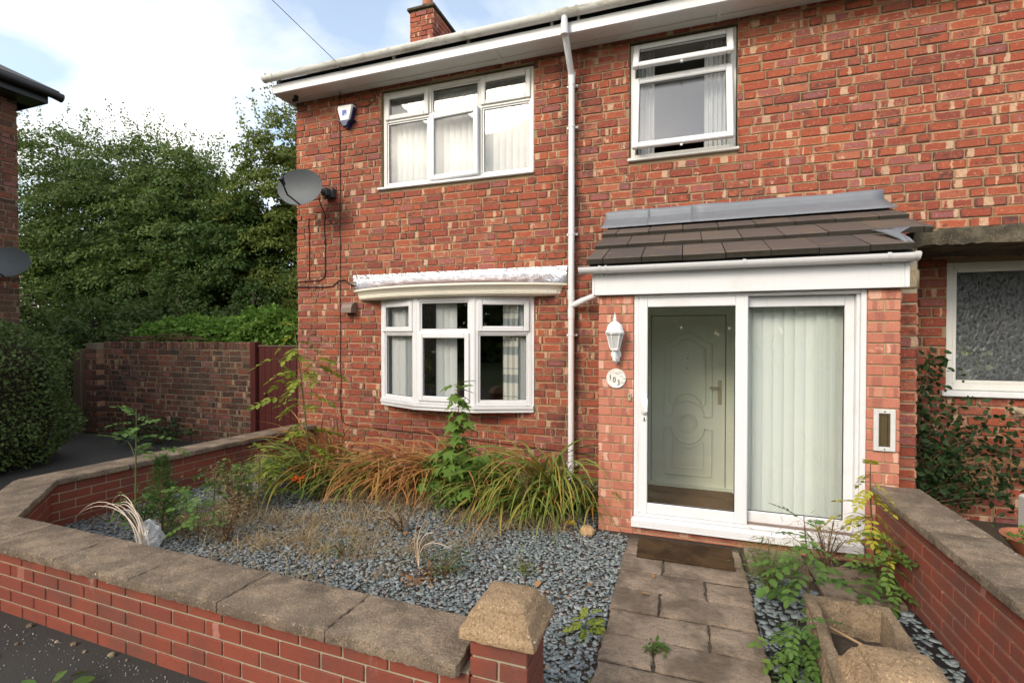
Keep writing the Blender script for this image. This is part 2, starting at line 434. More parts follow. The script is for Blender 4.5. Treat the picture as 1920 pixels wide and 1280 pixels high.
def glass_mat(name, bump=0.0, tint=(1, 1, 1), base=.078):
    k = N(name)
    lw = k.n.new('ShaderNodeLayerWeight'); lw.inputs['Blend'].default_value = .5
    f = k.math('MULTIPLY_ADD', k.math('POWER', lw.outputs['Facing'], 5.0), .9, base)
    t = k.n.new('ShaderNodeBsdfTransparent'); t.inputs[0].default_value = (*tint, 1)
    g = k.n.new('ShaderNodeBsdfGlossy'); g.inputs['Roughness'].default_value = 0.015
    m = k.n.new('ShaderNodeMixShader')
    k.l.new(f, m.inputs[0]); k.l.new(t.outputs[0], m.inputs[1]); k.l.new(g.outputs[0], m.inputs[2])
    k.l.new(m.outputs[0], k.out.inputs['Surface'])
    return k, g
glass_mat('glass', tint=(.995, .998, .995))
def obscure():
    k = N('obscure_glass')
    wv = k.n.new('ShaderNodeTexNoise'); wv.inputs['Scale'].default_value = 10
    k.l.new(k.pos(), wv.inputs['Vector'])
    ad = k.n.new('ShaderNodeVectorMath'); ad.operation = 'MULTIPLY_ADD'
    k.l.new(wv.outputs['Color'], ad.inputs[0]); ad.inputs[1].default_value = (.10, .10, .10); k.l.new(k.pos(), ad.inputs[2])
    hs = []
    for rot, sc in ((38, 15), (-50, 19)):
        mp = k.n.new('ShaderNodeMapping'); mp.inputs['Rotation'].default_value = (0, R(rot), 0); mp.inputs['Scale'].default_value = (2.6, 1, 1)
        vo = k.n.new('ShaderNodeTexVoronoi'); vo.feature = 'SMOOTH_F1'; vo.inputs['Scale'].default_value = sc; vo.inputs['Smoothness'].default_value = .5
        k.l.new(ad.outputs[0], mp.inputs[0]); k.l.new(mp.outputs[0], vo.inputs['Vector']); hs.append(vo.outputs['Distance'])
    h = k.math('MINIMUM', hs[0], hs[1])
    nb = k.bump(h, .6, .03)
    p = k.n.new('ShaderNodeBsdfPrincipled'); p.inputs['Base Color'].default_value = (.14, .15, .155, 1); p.inputs['Roughness'].default_value = .36; p.inputs['Specular IOR Level'].default_value = .8
    k.l.new(nb, p.inputs['Normal'])
    t = k.n.new('ShaderNodeBsdfTransparent'); t.inputs[0].default_value = (.9, .93, .93, 1)
    m = k.n.new('ShaderNodeMixShader'); k.l.new(k.math('MULTIPLY_ADD', k.step(h, .1, .45), .34, .12), m.inputs[0])
    k.l.new(t.outputs[0], m.inputs[1]); k.l.new(p.outputs[0], m.inputs[2]); k.l.new(m.outputs[0], k.out.inputs['Surface'])
obscure()
def bag():
    k = N('clear_bag')
    t = k.n.new('ShaderNodeBsdfTransparent'); g = k.n.new('ShaderNodeBsdfPrincipled')
    g.inputs['Base Color'].default_value = (.8, .82, .86, 1); g.inputs['Roughness'].default_value = .15
    m = k.n.new('ShaderNodeMixShader'); m.inputs[0].default_value = .33
    k.l.new(t.outputs[0], m.inputs[1]); k.l.new(g.outputs[0], m.inputs[2]); k.l.new(m.outputs[0], k.out.inputs['Surface'])
bag()

# ------------------------------------------------------------------ mesh helpers
def tag(o, label=None, cat=None, group=None, kind=None):
    if label: o['label'] = label
    if cat: o['category'] = cat
    if group: o['group'] = group
    if kind: o['kind'] = kind
    return o
def empty(name, loc=(0, 0, 0), label=None, cat=None, group=None, rz=0):
    o = bpy.data.objects.new(name, None)
    o.empty_display_size = .1
    o.location = loc; o.rotation_euler = (0, 0, rz)
    COL.objects.link(o)
    return tag(o, label, cat, group)

class MB:
    def __init__(s, xf=None):
        s.v = []; s.f = []; s.c = []; s.xf = xf; s.cur = (0.5, 0.5)
    def add(s, vs_, fs, col=None):
        b = len(s.v)
        for p in vs_:
            p = Vector(p)
            if s.xf is not None: p = s.xf @ p
            s.v.append(p)
        if col is None: col = [(s.cur[0], s.cur[1], .5, .5)] * len(vs_)
        s.c += col
        s.f += [tuple(i + b for i in f) for f in fs]
    def box(s, x0, x1, y0, y1, z0, z1, b=0.0):
        if x1 < x0: x0, x1 = x1, x0
        if y1 < y0: y0, y1 = y1, y0
        if z1 < z0: z0, z1 = z1, z0
        if b <= 0:
            s.add([(x, y, z) for x in (x0, x1) for y in (y0, y1) for z in (z0, z1)],
                  [(0, 1, 3, 2), (4, 6, 7, 5), (0, 4, 5, 1), (2, 3, 7, 6), (0, 2, 6, 4), (1, 5, 7, 3)])
            return
        b = min(b, (x1 - x0) * .45, (y1 - y0) * .45, (z1 - z0) * .45)
        vv = []; idx = {}
        lo, hi = (x0, y0, z0), (x1, y1, z1)
        for i in range(8):
            sg = (i & 1, (i >> 1) & 1, (i >> 2) & 1)
            for a in range(3):
                p = []
                for d in range(3):
                    q = hi[d] if sg[d] else lo[d]
                    if d != a: q += -b if sg[d] else b
                    p.append(q)
                idx[(i, a)] = len(vv); vv.append(p)
        ff = []
        for a in range(3):
            o1, o2 = [d for d in range(3) if d != a]
            for side in (0, 1):
                ff.append([idx[(side << a | i1 << o1 | i2 << o2, a)] for i1, i2 in ((0, 0), (1, 0), (1, 1), (0, 1))])
            for s1 in (0, 1):
                for s2 in (0, 1):
                    c0 = s1 << o1 | s2 << o2; c1 = c0 | 1 << a
                    ff.append([idx[(c0, o1)], idx[(c1, o1)], idx[(c1, o2)], idx[(c0, o2)]])
        for i in range(8): ff.append([idx[(i, 0)], idx[(i, 1)], idx[(i, 2)]])
        s.add(vv, ff)
    def prism(s, pts, axis, a0, a1):
        """closed polygon pts (2-D) swept along axis 'x','y' or 'z'"""
        n = len(pts)
        def P(p, a):
            if axis == 'x': return (a, p[0], p[1])
            if axis == 'y': return (p[0], a, p[1])
            return (p[0], p[1], a)
        s.add([P(p, a0) for p in pts] + [P(p, a1) for p in pts],
              [tuple(range(n)), tuple(range(2 * n - 1, n - 1, -1))] + [(i, (i + 1) % n, n + (i + 1) % n, n + i) for i in range(n)])
    def loft(s, rings, cap0=True, cap1=True):
        n = len(rings[0]); vs_ = [p for r in rings for p in r]; fs = []
        for k in range(len(rings) - 1):
            for i in range(n):
                fs.append((k * n + i, k * n + (i + 1) % n, (k + 1) * n + (i + 1) % n, (k + 1) * n + i))
        if cap0: fs.append(tuple(range(n - 1, -1, -1)))
        if cap1: fs.append(tuple((len(rings) - 1) * n + i for i in range(n)))
        s.add(vs_, fs)
    def tube(s, pts, r, seg=8, caps=True):
        pts = [Vector(p) for p in pts]; rings = []
        rr = r if isinstance(r, (list, tuple)) else [r] * len(pts)
        ref = None
        for i, p in enumerate(pts):
            d = (pts[min(i + 1, len(pts) - 1)] - pts[max(i - 1, 0)]).normalized()
            if ref is None:
                ref = d.orthogonal().normalized()
            ref = (ref - d * ref.dot(d)).normalized()
            q = d.cross(ref)
            rings.append([p + (ref * math.cos(a) + q * math.sin(a)) * rr[i] for a in (2 * math.pi * j / seg for j in range(seg))])
        s.loft(rings, caps, caps)
    def lathe(s, prof, c, seg=16, axis='z'):
        rings = []
        for r, h in prof:
            ring = []
            for j in range(seg):
                a = 2 * math.pi * j / seg
                x, y = r * math.cos(a), r * math.sin(a)
                if axis == 'z': p = (c[0] + x, c[1] + y, c[2] + h)
                elif axis == 'y': p = (c[0] + x, c[1] + h, c[2] + y)
                else: p = (c[0] + h, c[1] + x, c[2] + y)
                ring.append(p)
            rings.append(ring)
        s.loft(rings)
    def build(s, name, mat, parent=None, smooth=False, recalc=True, loc=None, attr=True):
        me = bpy.data.meshes.new(name)
        me.from_pydata([tuple(p) for p in s.v], [], s.f)
        if recalc:
            bm = bmesh.new(); bm.from_mesh(me)
            bmesh.ops.recalc_face_normals(bm, faces=bm.faces)
            bm.to_mesh(me); bm.free()
        if attr:
            a = me.color_attributes.new('bk', 'FLOAT_COLOR', 'POINT')
            a.data.foreach_set('color', np.array(s.c, dtype=np.float32).ravel())
        if smooth:
            me.shade_smooth()
            try: me.set_sharp_from_angle(angle=R(38))
            except Exception: pass
        me.materials.append(MATS[mat])
        o = bpy.data.objects.new(name, me)
        COL.objects.link(o)
        if parent: o.parent = parent
        if loc: o.location = loc
        return o

def np_mesh(name, V, F, mat, parent=None, col=None, smooth=False):
    """V (n,3); F list of (m,k) index arrays"""
    me = bpy.data.meshes.new(name)
    me.vertices.add(len(V)); me.vertices.foreach_set('co', np.asarray(V, np.float32).ravel())
    li = np.concatenate([f.ravel() for f in F]).astype(np.int32)
    tot = np.concatenate([np.full(len(f), f.shape[1]) for f in F]).astype(np.int32)
    st = np.concatenate([[0], np.cumsum(tot)[:-1]]).astype(np.int32)
    me.loops.add(len(li)); me.loops.foreach_set('vertex_index', li)
    me.polygons.add(len(tot)); me.polygons.foreach_set('loop_start', st); me.polygons.foreach_set('loop_total', tot)
    if smooth: me.polygons.foreach_set('use_smooth', np.ones(len(tot), bool))
    if col is not None:
        a = me.color_attributes.new('bk', 'FLOAT_COLOR', 'POINT')
        a.data.foreach_set('color', np.asarray(col, np.float32).ravel())
    me.update(calc_edges=True)
    me.materials.append(MATS[mat])
    o = bpy.data.objects.new(name, me); COL.objects.link(o)
    if parent: o.parent = parent
    return o

def frames(d, n):
    """rows: unit side, axis, normal from axis d and approx normal n"""
    d = d / np.linalg.norm(d, axis=1, keepdims=True)
    s_ = np.cross(d, n); s_ /= np.linalg.norm(s_, axis=1, keepdims=True) + 1e-9
    n2 = np.cross(s_, d)
    return s_, d, n2
def scatter(tv, tf, P, d, n, L, W=None, rnd=None, T=None):
    """copies of template tv (k,3) (x side, y axis, z normal) at P; returns V, F, C"""
    tv = np.asarray(tv, float); K = len(tv); M = len(P)
    L = np.broadcast_to(np.asarray(L, float), (M,)); W = L if W is None else np.broadcast_to(np.asarray(W, float), (M,))
    T = L if T is None else np.broadcast_to(np.asarray(T, float), (M,))
    s_, a, nn = frames(d, n)
    V = (P[:, None, :] + s_[:, None, :] * (tv[None, :, 0] * W[:, None])[..., None] + a[:, None, :] * (tv[None, :, 1] * L[:, None])[..., None]
         + nn[:, None, :] * (tv[None, :, 2] * T[:, None])[..., None]).reshape(-1, 3)
    F = []
    base = (np.arange(M) * K)[:, None]
    for k in sorted(set(len(f) for f in tf)):
        fk = np.array([f for f in tf if len(f) == k])
        F.append((base[:, :, None] + fk[None]).reshape(-1, k))
    if rnd is None: rnd = rng.random(M)
    C = np.empty((M, K, 4)); C[:, :, 0] = rnd[:, None]; C[:, :, 1] = rng.random(M)[:, None]; C[:, :, 2] = .5; C[:, :, 3] = 1
    return V, F, C.reshape(-1, 4)
def merge(parts):
    Vs, Fs, Cs, b = [], [], [], 0
    for V, F, C in parts:
        Vs.append(V); Cs.append(C); Fs += [f + b for f in F]; b += len(V)
    return np.concatenate(Vs), Fs, np.concatenate(Cs)
RHOMB = ([(0, 0, 0), (.5, .45, .06), (0, 1, -.05), (-.5, .45, .06)], [(0, 1, 2, 3)])
OVATE = ([(0, 0, 0), (.32, .22, .05), (.42, .5, .06), (.25, .82, 0), (0, 1, -.06), (-.25, .82, 0), (-.42, .5, .06), (-.32, .22, .05)],
         [(0, 1, 2), (0, 2, 3, 4), (0, 4, 5, 6), (0, 6, 7)])
def ribbons(P, az, L, e0, e1, w, seg=7, power=1.4, rnd=None, fold=.0, tip=.1):
    M = len(P)
    s_ = np.linspace(0, 1, seg + 1)
    el = e0[:, None] + (e1 - e0)[:, None] * s_[None] ** power
    st = (L / seg)[:, None]
    dx = np.cos(el) * st; dz = np.sin(el) * st
    cx = np.concatenate([np.zeros((M, 1)), np.cumsum((dx[:, :-1] + dx[:, 1:]) / 2, 1)], 1)
    cz = np.concatenate([np.zeros((M, 1)), np.cumsum((dz[:, :-1] + dz[:, 1:]) / 2, 1)], 1)
    ca, sa = np.cos(az)[:, None], np.sin(az)[:, None]
    C = np.stack([P[:, 0:1] + cx * ca, P[:, 1:2] + cx * sa, P[:, 2:3] + cz], -1)
    wp = w[:, None] * np.minimum(1, (.55 + 1.2 * s_)[None]) * np.maximum(tip, 1 - s_ ** 2.5)[None] * .5
    tw = rng.normal(0, .5, (M, 1)) * s_[None]
    side = np.stack([-sa * np.ones_like(wp) * np.cos(tw), ca * np.ones_like(wp) * np.cos(tw), np.sin(tw) + 0 * wp], -1)
    Lf = C + side * wp[..., None]; Rt = C - side * wp[..., None]
    V = np.stack([Lf, Rt], 2).reshape(-1, 3)
    b = (np.arange(M) * (seg + 1) * 2)[:, None] + (np.arange(seg) * 2)[None]
    F = np.stack([b, b + 1, b + 3, b + 2], -1).reshape(-1, 4)
    if rnd is None: rnd = rng.random(M)
    col = np.empty((M, (seg + 1) * 2, 4)); col[..., 0] = rnd[:, None]; col[..., 1] = rng.random(M)[:, None]; col[..., 2] = .5; col[..., 3] = 1
    return V, [F], col.reshape(-1, 4)

# ------------------------------------------------------------------ bricks
def brick_ring(x0, x1, z0, z1, ins, ch, jit, rnd_):
    pts = [(x0 + ins + ch, z0 + ins), (x1 - ins - ch, z0 + ins), (x1 - ins, z0 + ins + ch), (x1 - ins, z1 - ins - ch),
           (x1 - ins - ch, z1 - ins), (x0 + ins + ch, z1 - ins), (x0 + ins, z1 - ins - ch), (x0 + ins, z0 + ins + ch)]
    return [(p[0] + rnd_.uniform(-jit, jit), p[1] + rnd_.uniform(-jit, jit)) for p in pts]
def brick_geo(mb, x0, x1, z0, z1, yb, yf, bev=.004, ch=.005, jit=.0015, both=False, r=random):
    """front towards -y: back ring at yb, face at yf"""
    st = r.getstate(); o = brick_ring(x0, x1, z0, z1, 0, ch, jit, r); r.setstate(st); i = brick_ring(x0, x1, z0, z1, bev, ch, jit, r)
    sg = 1 if yb > yf else -1
    tl = r.uniform(-.002, .002) * min(1, jit * 500)
    rings = []
    if both: rings.append([(p[0], yb, p[1]) for p in i]); rings.append([(p[0], yb - sg * bev, p[1]) for p in o])
    else: rings.append([(p[0], yb, p[1]) for p in o])
    rings.append([(p[0], yf + sg * bev + tl, p[1]) for p in o]); rings.append([(p[0], yf + tl, p[1]) for p in i])
    r1, r2 = r.random(), r.random()
    n = 8; vs_ = [p for g in rings for p in g]; fs = []
    for k in range(len(rings) - 1):
        for j in range(n): fs.append((k * n + j, k * n + (j + 1) % n, (k + 1) * n + (j + 1) % n, (k + 1) * n + j))
    fs.append(tuple((len(rings) - 1) * n + j for j in range(n)))
    if both: fs.append(tuple(range(n - 1, -1, -1)))
    w, h = max(.05, x1 - x0), max(.02, z1 - z0)
    mb.add(vs_, fs, [(r1, r2, (p[0] - x0) / w, (p[2] - z0) / h) for p in vs_])
def lay(x0, x1, z0, course, length, joint, rows, bond='stretcher', holes=(), seed=1, top=None):
    """list of brick rectangles (x0,x1,z0,z1)"""
    r = random.Random(seed); out = []
    for k in range(rows):
        a, b = z0 + k * course, z0 + (k + 1) * course - joint
        if top is not None:
            if a > top - .02: break
            b = min(b, top)
        xs = []
        if bond == 'stretcher':
            x = x0 - (length / 2 if k % 2 else 0)
            while x < x1: xs.append((x, x + length - joint)); x += length
        elif bond == 'soldier':
            x = x0
            while x < x1: xs.append((x, x + length - joint)); x += length
        elif bond == 'flemish':
            x = x0 - (length * .75 if k % 2 else 0); i = 0
            while x < x1:
                w = length if i % 2 == 0 else length * .5
                xs.append((x, x + w - joint)); x += w; i += 1
        else:   # garden wall bond with stray headers
            x = x0 - r.uniform(0, length); i = r.randrange(3)
            while x < x1:
                w = (length if (i % 5 != 4 and r.random() > .13) else length * .5) * r.uniform(.98, 1.03)
                xs.append((x, x + w - joint)); x += w; i += 1
        for (p, q) in xs:
            p, q = max(p, x0), min(q, x1)
            segs = [(p, q, a, b)]
            for (hx0, hx1, hz0, hz1) in holes:
                ns = []
                for (sp, sq, sa, sb) in segs:
                    if sq <= hx0 or sp >= hx1 or sb <= hz0 or sa >= hz1: ns.append((sp, sq, sa, sb)); continue
                    ov = min(sb, hz1) - max(sa, hz0)
                    if ov < .45 * (sb - sa):
                        if sa < hz0: ns.append((sp, sq, sa, hz0 - .004))
                        else: ns.append((sp, sq, hz1 + .004, sb))
                    else:
                        if sp < hx0: ns.append((sp, hx0 - .003, sa, sb))
                        if sq > hx1: ns.append((hx1 + .003, sq, sa, sb))
                segs = ns
            out += [s_ for s_ in segs if s_[1] - s_[0] > .03 and s_[3] - s_[2] > .02]
    return out
def bricks(parent, rects, mat, yb, yf, keep=300, jit=.0015, bev=.004, ch=.005, both=False, seed=3, name='brick'):
    """the bricks that show largest become objects of their own, the rest one mass"""
    r = random.Random(seed)
    M = parent.matrix_world if parent.parent is None else parent.parent.matrix_basis @ parent.matrix_basis
    def score(q):
        c = M @ Vector(((q[0] + q[1]) / 2, yf, (q[2] + q[3]) / 2)) - CAM
        dx = c.x * math.cos(YAW) + c.y * math.sin(YAW); dy = -c.x * math.sin(YAW) + c.y * math.cos(YAW)
        inside = dy > .2 and abs(dx / dy) < 1.03 and -.70 < c.z / dy < .67
        return (0 if inside else 1, -(q[1] - q[0]) * (q[3] - q[2]) / max(c.length_squared, .01))
    rs = sorted(rects, key=score)
    for q in rs[:keep]:
        mb = MB(); cx, cz = (q[0] + q[1]) / 2, (q[2] + q[3]) / 2
        brick_geo(mb, q[0] - cx, q[1] - cx, q[2] - cz, q[3] - cz, yb, yf, bev, ch, jit, both, r)
        mb.build(name, mat, parent, recalc=True, loc=(cx, 0, cz))
    if len(rs) > keep:
        mb = MB()
        for q in rs[keep:]: brick_geo(mb, *q, yb, yf, bev, ch, jit, both, r)
        tag(mb.build('brick_mass', mat, parent), kind='stuff')
def panel(mb, x0, x1, z0, z1, y0, y1, holes):
    """a wall slab y0 (front) .. y1 with rectangular holes"""
    xs = sorted(set([x0, x1] + [v for h in holes for v in h[:2] if x0 < v < x1]))
    zs = sorted(set([z0, z1] + [v for h in holes for v in h[2:4] if z0 < v < z1]))
    def solid(i, j):
        if i < 0 or j < 0 or i >= len(xs) - 1 or j >= len(zs) - 1: return False
        cx, cz = (xs[i] + xs[i + 1]) / 2, (zs[j] + zs[j + 1]) / 2
        return not any(h[0] < cx < h[1] and h[2] < cz < h[3] for h in holes)
    for i in range(len(xs) - 1):
        for j in range(len(zs) - 1):
            if not solid(i, j): continue
            a, b, c, d = xs[i], xs[i + 1], zs[j], zs[j + 1]
            mb.add([(a, y0, c), (b, y0, c), (b, y0, d), (a, y0, d)], [(0, 1, 2, 3)])
            mb.add([(a, y1, c), (b, y1, c), (b, y1, d), (a, y1, d)], [(3, 2, 1, 0)])
            if not solid(i - 1, j): mb.add([(a, y0, c), (a, y0, d), (a, y1, d), (a, y1, c)], [(0, 1, 2, 3)])
            if not solid(i + 1, j): mb.add([(b, y0, c), (b, y1, c), (b, y1, d), (b, y0, d)], [(0, 1, 2, 3)])
            if not solid(i, j - 1): mb.add([(a, y0, c), (a, y1, c), (b, y1, c), (b, y0, c)], [(0, 1, 2, 3)])
            if not solid(i, j + 1): mb.add([(a, y0, d), (b, y0, d), (b, y1, d), (a, y1, d)], [(0, 1, 2, 3)])


# ================================================================== SETTING
def sheet(name, poly, z, mat):
    mb = MB(); mb.add([(x, y, z) for x, y in poly], [tuple(range(len(poly)))])
    return tag(mb.build(name, mat, recalc=False), kind='structure')
sheet('ground', [(-150, -150), (150, -150), (150, 150), (-150, 150)], -.03, 'verge')
sheet('pavement', [(-14, -4), (9, -4), (9, 1.72), (-4.1, 1.72), (-5.15, 2.55), (-4.9, 5.6), (-4.9, 12), (-14, 12)], 0.0, 'asphalt')
sheet('garden_soil', [(-4.2, 1.75), (1.4, 1.75), (1.4, 5.4), (-4.8, 5.4), (-5.1, 2.55)], .006, 'soil')
sheet('yard', [(1.42, 1.4), (9, 1.4), (9, 5.4), (1.42, 5.4)], .010, 'soil')

# ================================================================== HOUSE
FY = 5.34
house = empty('brick_house', (0, FY, 0), 'two storey red brick house with white bay window, upper windows and long white gutter', 'house')
house.location = (0, 0, 0)
HOLES = [(-3.615, -1.60, 3.455, 4.695), (-.545, .50, 3.455, 4.705), (-3.615, -1.595, .775, 2.06), (-.42, .50, -.2, 1.93), (2.195, 3.45, 1.08, 2.265)]
mb = MB(); panel(mb, -4.94, 5.0, -.15, 4.77, FY + .010, FY + .26, HOLES)
wall = mb.build('wall', 'lime_mortar', house)
rects = lay(-4.95, 5.0, -.022, .086, .226, .0128, 56, 'garden', HOLES, seed=11, top=4.765)
buff = [q for q in rects if q[0] > 1.73 and .22 < q[2] < .58 and q[1] < 2.75]
rects = [q for q in rects if q not in buff and not (q[1] < .52 and q[0] > -.44 and q[3] < 1.95)]
bricks(wall, rects, 'old_brick', FY + .03, FY, 285, jit=.002, bev=.004, ch=.007, seed=5)
bricks(wall, buff, 'buff_brick', FY + .03, FY, 300, jit=.0028, bev=.005, ch=.009, seed=55)
# shell of the house so that the rooms are rooms
mb = MB(); mb.box(-4.945, -4.70, FY + .26, 11.4, -.15, 4.9); mb.build('side_wall', 'old_brick', house)
mb = MB(); mb.box(-4.945, 5.0, 11.4, 11.65, -.15, 4.9); mb.build('back_wall', 'old_brick', house)
mb = MB(); mb.box(4.75, 5.0, FY + .26, 11.4, -.15, 4.9); mb.build('party_wall', 'interior_wall', house)
mb = MB(); mb.box(-4.69, 4.74, FY + .27, 11.39, 2.42, 2.62); mb.box(-4.69, 4.74, FY + .27, 11.39, -.14, .02); mb.box(-4.69, 4.74, FY + .27, 11.39, 4.74, 4.82)
mb.build('floor', 'interior_wall', house)
mb = MB(); mb.box(-1.25, -1.15, FY + .27, 11.38, .03, 2.41); mb.box(-1.25, -1.15, FY + .27, 11.38, 2.63, 4.73)
mb.box(.95, 1.05, FY + .27, 11.38, .03, 2.41); mb.box(.95, 1.05, FY + .27, 11.38, 2.63, 4.73)
mb.box(-4.68, -1.26, 8.6, 8.7, .03, 2.41); mb.box(-4.68, -1.26, 8.6, 8.7, 2.63, 4.73); mb.box(-1.14, .94, 8.6, 8.7, 2.63, 4.73); mb.box(1.06, 4.7, 7.2, 7.3, .03, 2.41)
mb.build('room_wall', 'interior_dark', house)
# gable end above the eaves
mb = MB(); mb.prism([(5.36, 4.91), (11.3, 4.91), (8.33, 6.55)], 'x', -4.94, -4.70); mb.build('gable', 'old_brick', house)

# eaves
mb = MB(); mb.box(-5.0, 5.2, 4.985, 5.03, 4.715, 4.828, .004); mb.box(-5.0, -4.975, 5.03, FY + .2, 4.715, 4.828)
fascia = mb.build('fascia', 'white_upvc', house)
soffit = None
for i, (a, b) in enumerate([(-4.97, -3.95), (-3.945, -1.98), (-1.95, .30), (.335, 2.6), (2.63, 5.2)]):
    mb = MB()
    for k in range(3):
        y0 = 5.032 + k * .103
        mb.box(a, b, y0, y0 + .100, 4.742 + .004 * (k % 2), 4.755, .002)
    o = mb.build('soffit', 'aged_white_upvc', house)
mb = MB()
for x in (-1.985, .30): mb.box(x, x + .04, 5.031, FY - .005, 4.735, 4.741, .002)
mb.build('soffit_strip', 'aged_white_upvc', house)
mb = MB(); mb.box(-4.98, 5.2, 5.035, 5.07, 4.828, 4.90); mb.build('eaves_shade_strip', 'black_plastic', house)  # black strip stands in for the shade between fascia and gutter
# roof
k30 = math.tan(R(29))
mb = MB()
prof = [(4.93, 4.905), (4.93, 4.935), (8.33, 4.935 + 3.4 * k30), (11.75, 4.935), (11.75, 4.905), (8.33, 4.905 + 3.4 * k30)]
mb.prism(prof, 'x', -5.06, 5.2)
roof = mb.build('roof', 'slate_roof', house)
# chimney
ch = MB(); ch.box(-4.41, -3.99, 7.41, 8.16, 5.4, 7.12); chim = ch.build('chimney', 'grey_mortar', house)
rc = lay(-4.42, -3.98, 5.9, .086, .224, .011, 14, 'stretcher', top=7.11)
mbc = random.Random(3)
for q in rc:
    m = MB(); brick_geo(m, *q, 7.42, 7.395, .004, .006, .002, False, mbc); m.build('brick', 'old_brick', chim)
xf = Matrix.Translation((-3.98, 7.40, 0)) @ Matrix.Rotation(R(90), 4, 'Z')
for q in lay(0, .77, 5.9, .086, .224, .011, 14, 'stretcher', top=7.11):
    m = MB(xf); brick_geo(m, *q, .01, -.012, .004, .006, .002, False, mbc); m.build('brick', 'old_brick', chim)
m = MB(); m.box(-4.46, -3.94, 7.36, 8.2, 7.12, 7.17, .01); m.build('cap', 'canopy_concrete', chim)
m = MB(); m.lathe([(.21, 0), (.17, .06), (.12, .10), (.11, .12)], (-4.2, 7.62, 7.17), 14); m.build('flaunching', 'canopy_concrete', chim, True)
m = MB(); m.lathe([(.10, 0), (.105, .05), (.09, .1), (.085, .42), (.11, .44), (.11, .48), (.07, .48)], (-4.2, 7.62, 7.25), 16); m.build('chimney_pot', 'terracotta', chim, True)

def half_gutter(x0, x1, yc, zc, r, parent, mat, brackets, name='gutter'):
    n = 12
    prof = [(yc - r * math.cos(math.pi * j / n), zc - r * math.sin(math.pi * j / n)) for j in range(n + 1)]
    ri = r - .005
    prof += [(yc + ri * math.cos(math.pi * j / n), zc - ri * math.sin(math.pi * j / n)) for j in range(n + 1)]
    mb = MB(); mb.prism(prof, 'x', x0, x1)
    for xe in (x0, x1 - .004):
        mb.prism([(yc - r * 1.04 * math.cos(math.pi * j / n), zc - r * 1.04 * math.sin(math.pi * j / n)) for j in range(n + 1)], 'x', xe - .002, xe + .006)
    g = mb.build(name, mat, parent, True)
    for bx, w in brackets:
        m = MB(); rb = r + .006
        p = [(yc - rb * math.cos(math.pi * j / n), zc + .006 - rb * math.sin(math.pi * j / n)) for j in range(n + 1)]
        rb2 = r + .001
        p += [(yc + rb2 * math.cos(math.pi * j / n), zc + .006 - rb2 * math.sin(math.pi * j / n)) for j in range(n + 1)]
        m.prism(p, 'x', bx - w / 2, bx + w / 2)
        if w < .04: m.box(bx - .012, bx + .012, yc + r - .002, yc + r + .035, zc - .07, zc + .01)
        m.build('gutter_bracket', mat, g, True)
    return g
half_gutter(-5.07, 5.2, 4.925, 4.90, .058, house, 'gutter_white', [(-4.9, .02), (-3.2, .02), (-2.25, .02), (-1.30, .025), (-1.02, .025), (-1.16, .12), (0.2, .02), (1.3, .02)])
# downpipe
mb = MB(); PX = -1.15
mb.tube([(PX, 4.925, 4.86), (PX, 4.925, 4.74), (PX, 4.95, 4.70), (PX, 5.22, 4.47), (PX, 5.262, 4.42), (PX, 5.265, 4.36), (PX, 5.265, .02)], .034, 14)
dp = mb.build('downpipe', 'white_upvc', house, True)
for z, r_ in ((4.40, .040), (4.73, .041), (2.06, .0385), (1.86, .0385)):
    m = MB(); yy = 5.265 if z < 4.6 else 4.925
    m.lathe([(.034, -.06), (r_, -.06), (r_, .05), (.034, .05)], (PX, yy, z), 14); m.build('pipe_collar', 'white_upvc', dp, True)
for z in (4.33, 3.88, 2.72, 1.62, .2):
    m = MB(); m.lathe([(.034, -.012), (.038, -.012), (.038, .012), (.034, .012)], (PX, 5.265, z), 14)
    m.box(PX - .06, PX + .06, 5.30, FY + .004, z - .011, z + .011, .003); m.build('pipe_clip', 'white_upvc', dp)
m = MB(); m.tube([(PX, 5.262, 1.93), (PX + .10, 5.225, 1.975), (PX + .40, 5.08, 2.07), (PX + .50, 5.04, 2.10)], .030, 12); m.build('branch_pipe', 'white_upvc', dp, True)
m = MB(); m.tube([(PX + .06, 5.24, 1.955), (PX + .15, 5.20, 1.99)], .035, 12); m.build('pipe_collar', 'white_upvc', dp, True)

# ------------------------------------------------------------------ windows
def bars(mb, x0, x1, z0, z1, w, y0, y1, b=.006):
    """rectangular frame, mitre-like: uprights full height"""
    mb.box(x0, x0 + w, y0, y1, z0, z1, b); mb.box(x1 - w, x1, y0, y1, z0, z1, b)
    mb.box(x0 + w - .001, x1 - w + .001, y0 + .0006, y1 - .0006, z1 - w, z1, b); mb.box(x0 + w - .001, x1 - w + .001, y0 + .0006, y1 - .0006, z0, z0 + w, b)
def pane(parent, xf, x0, x1, z0, z1, y, mat='glass'):
    m = MB(xf); m.box(x0, x1, y, y + .014, z0, z1); m.build('pane', mat, parent)
    m = MB(xf); g = .006
    m.box(x0, x0 + g, y - .004, y - .001, z0, z1); m.box(x1 - g, x1, y - .004, y - .001, z0, z1); m.box(x0 + g, x1 - g, y - .004, y - .001, z1 - g, z1); m.box(x0 + g, x1 - g, y - .004, y - .001, z0, z0 + g)
    m.build('gasket', 'rubber', parent)
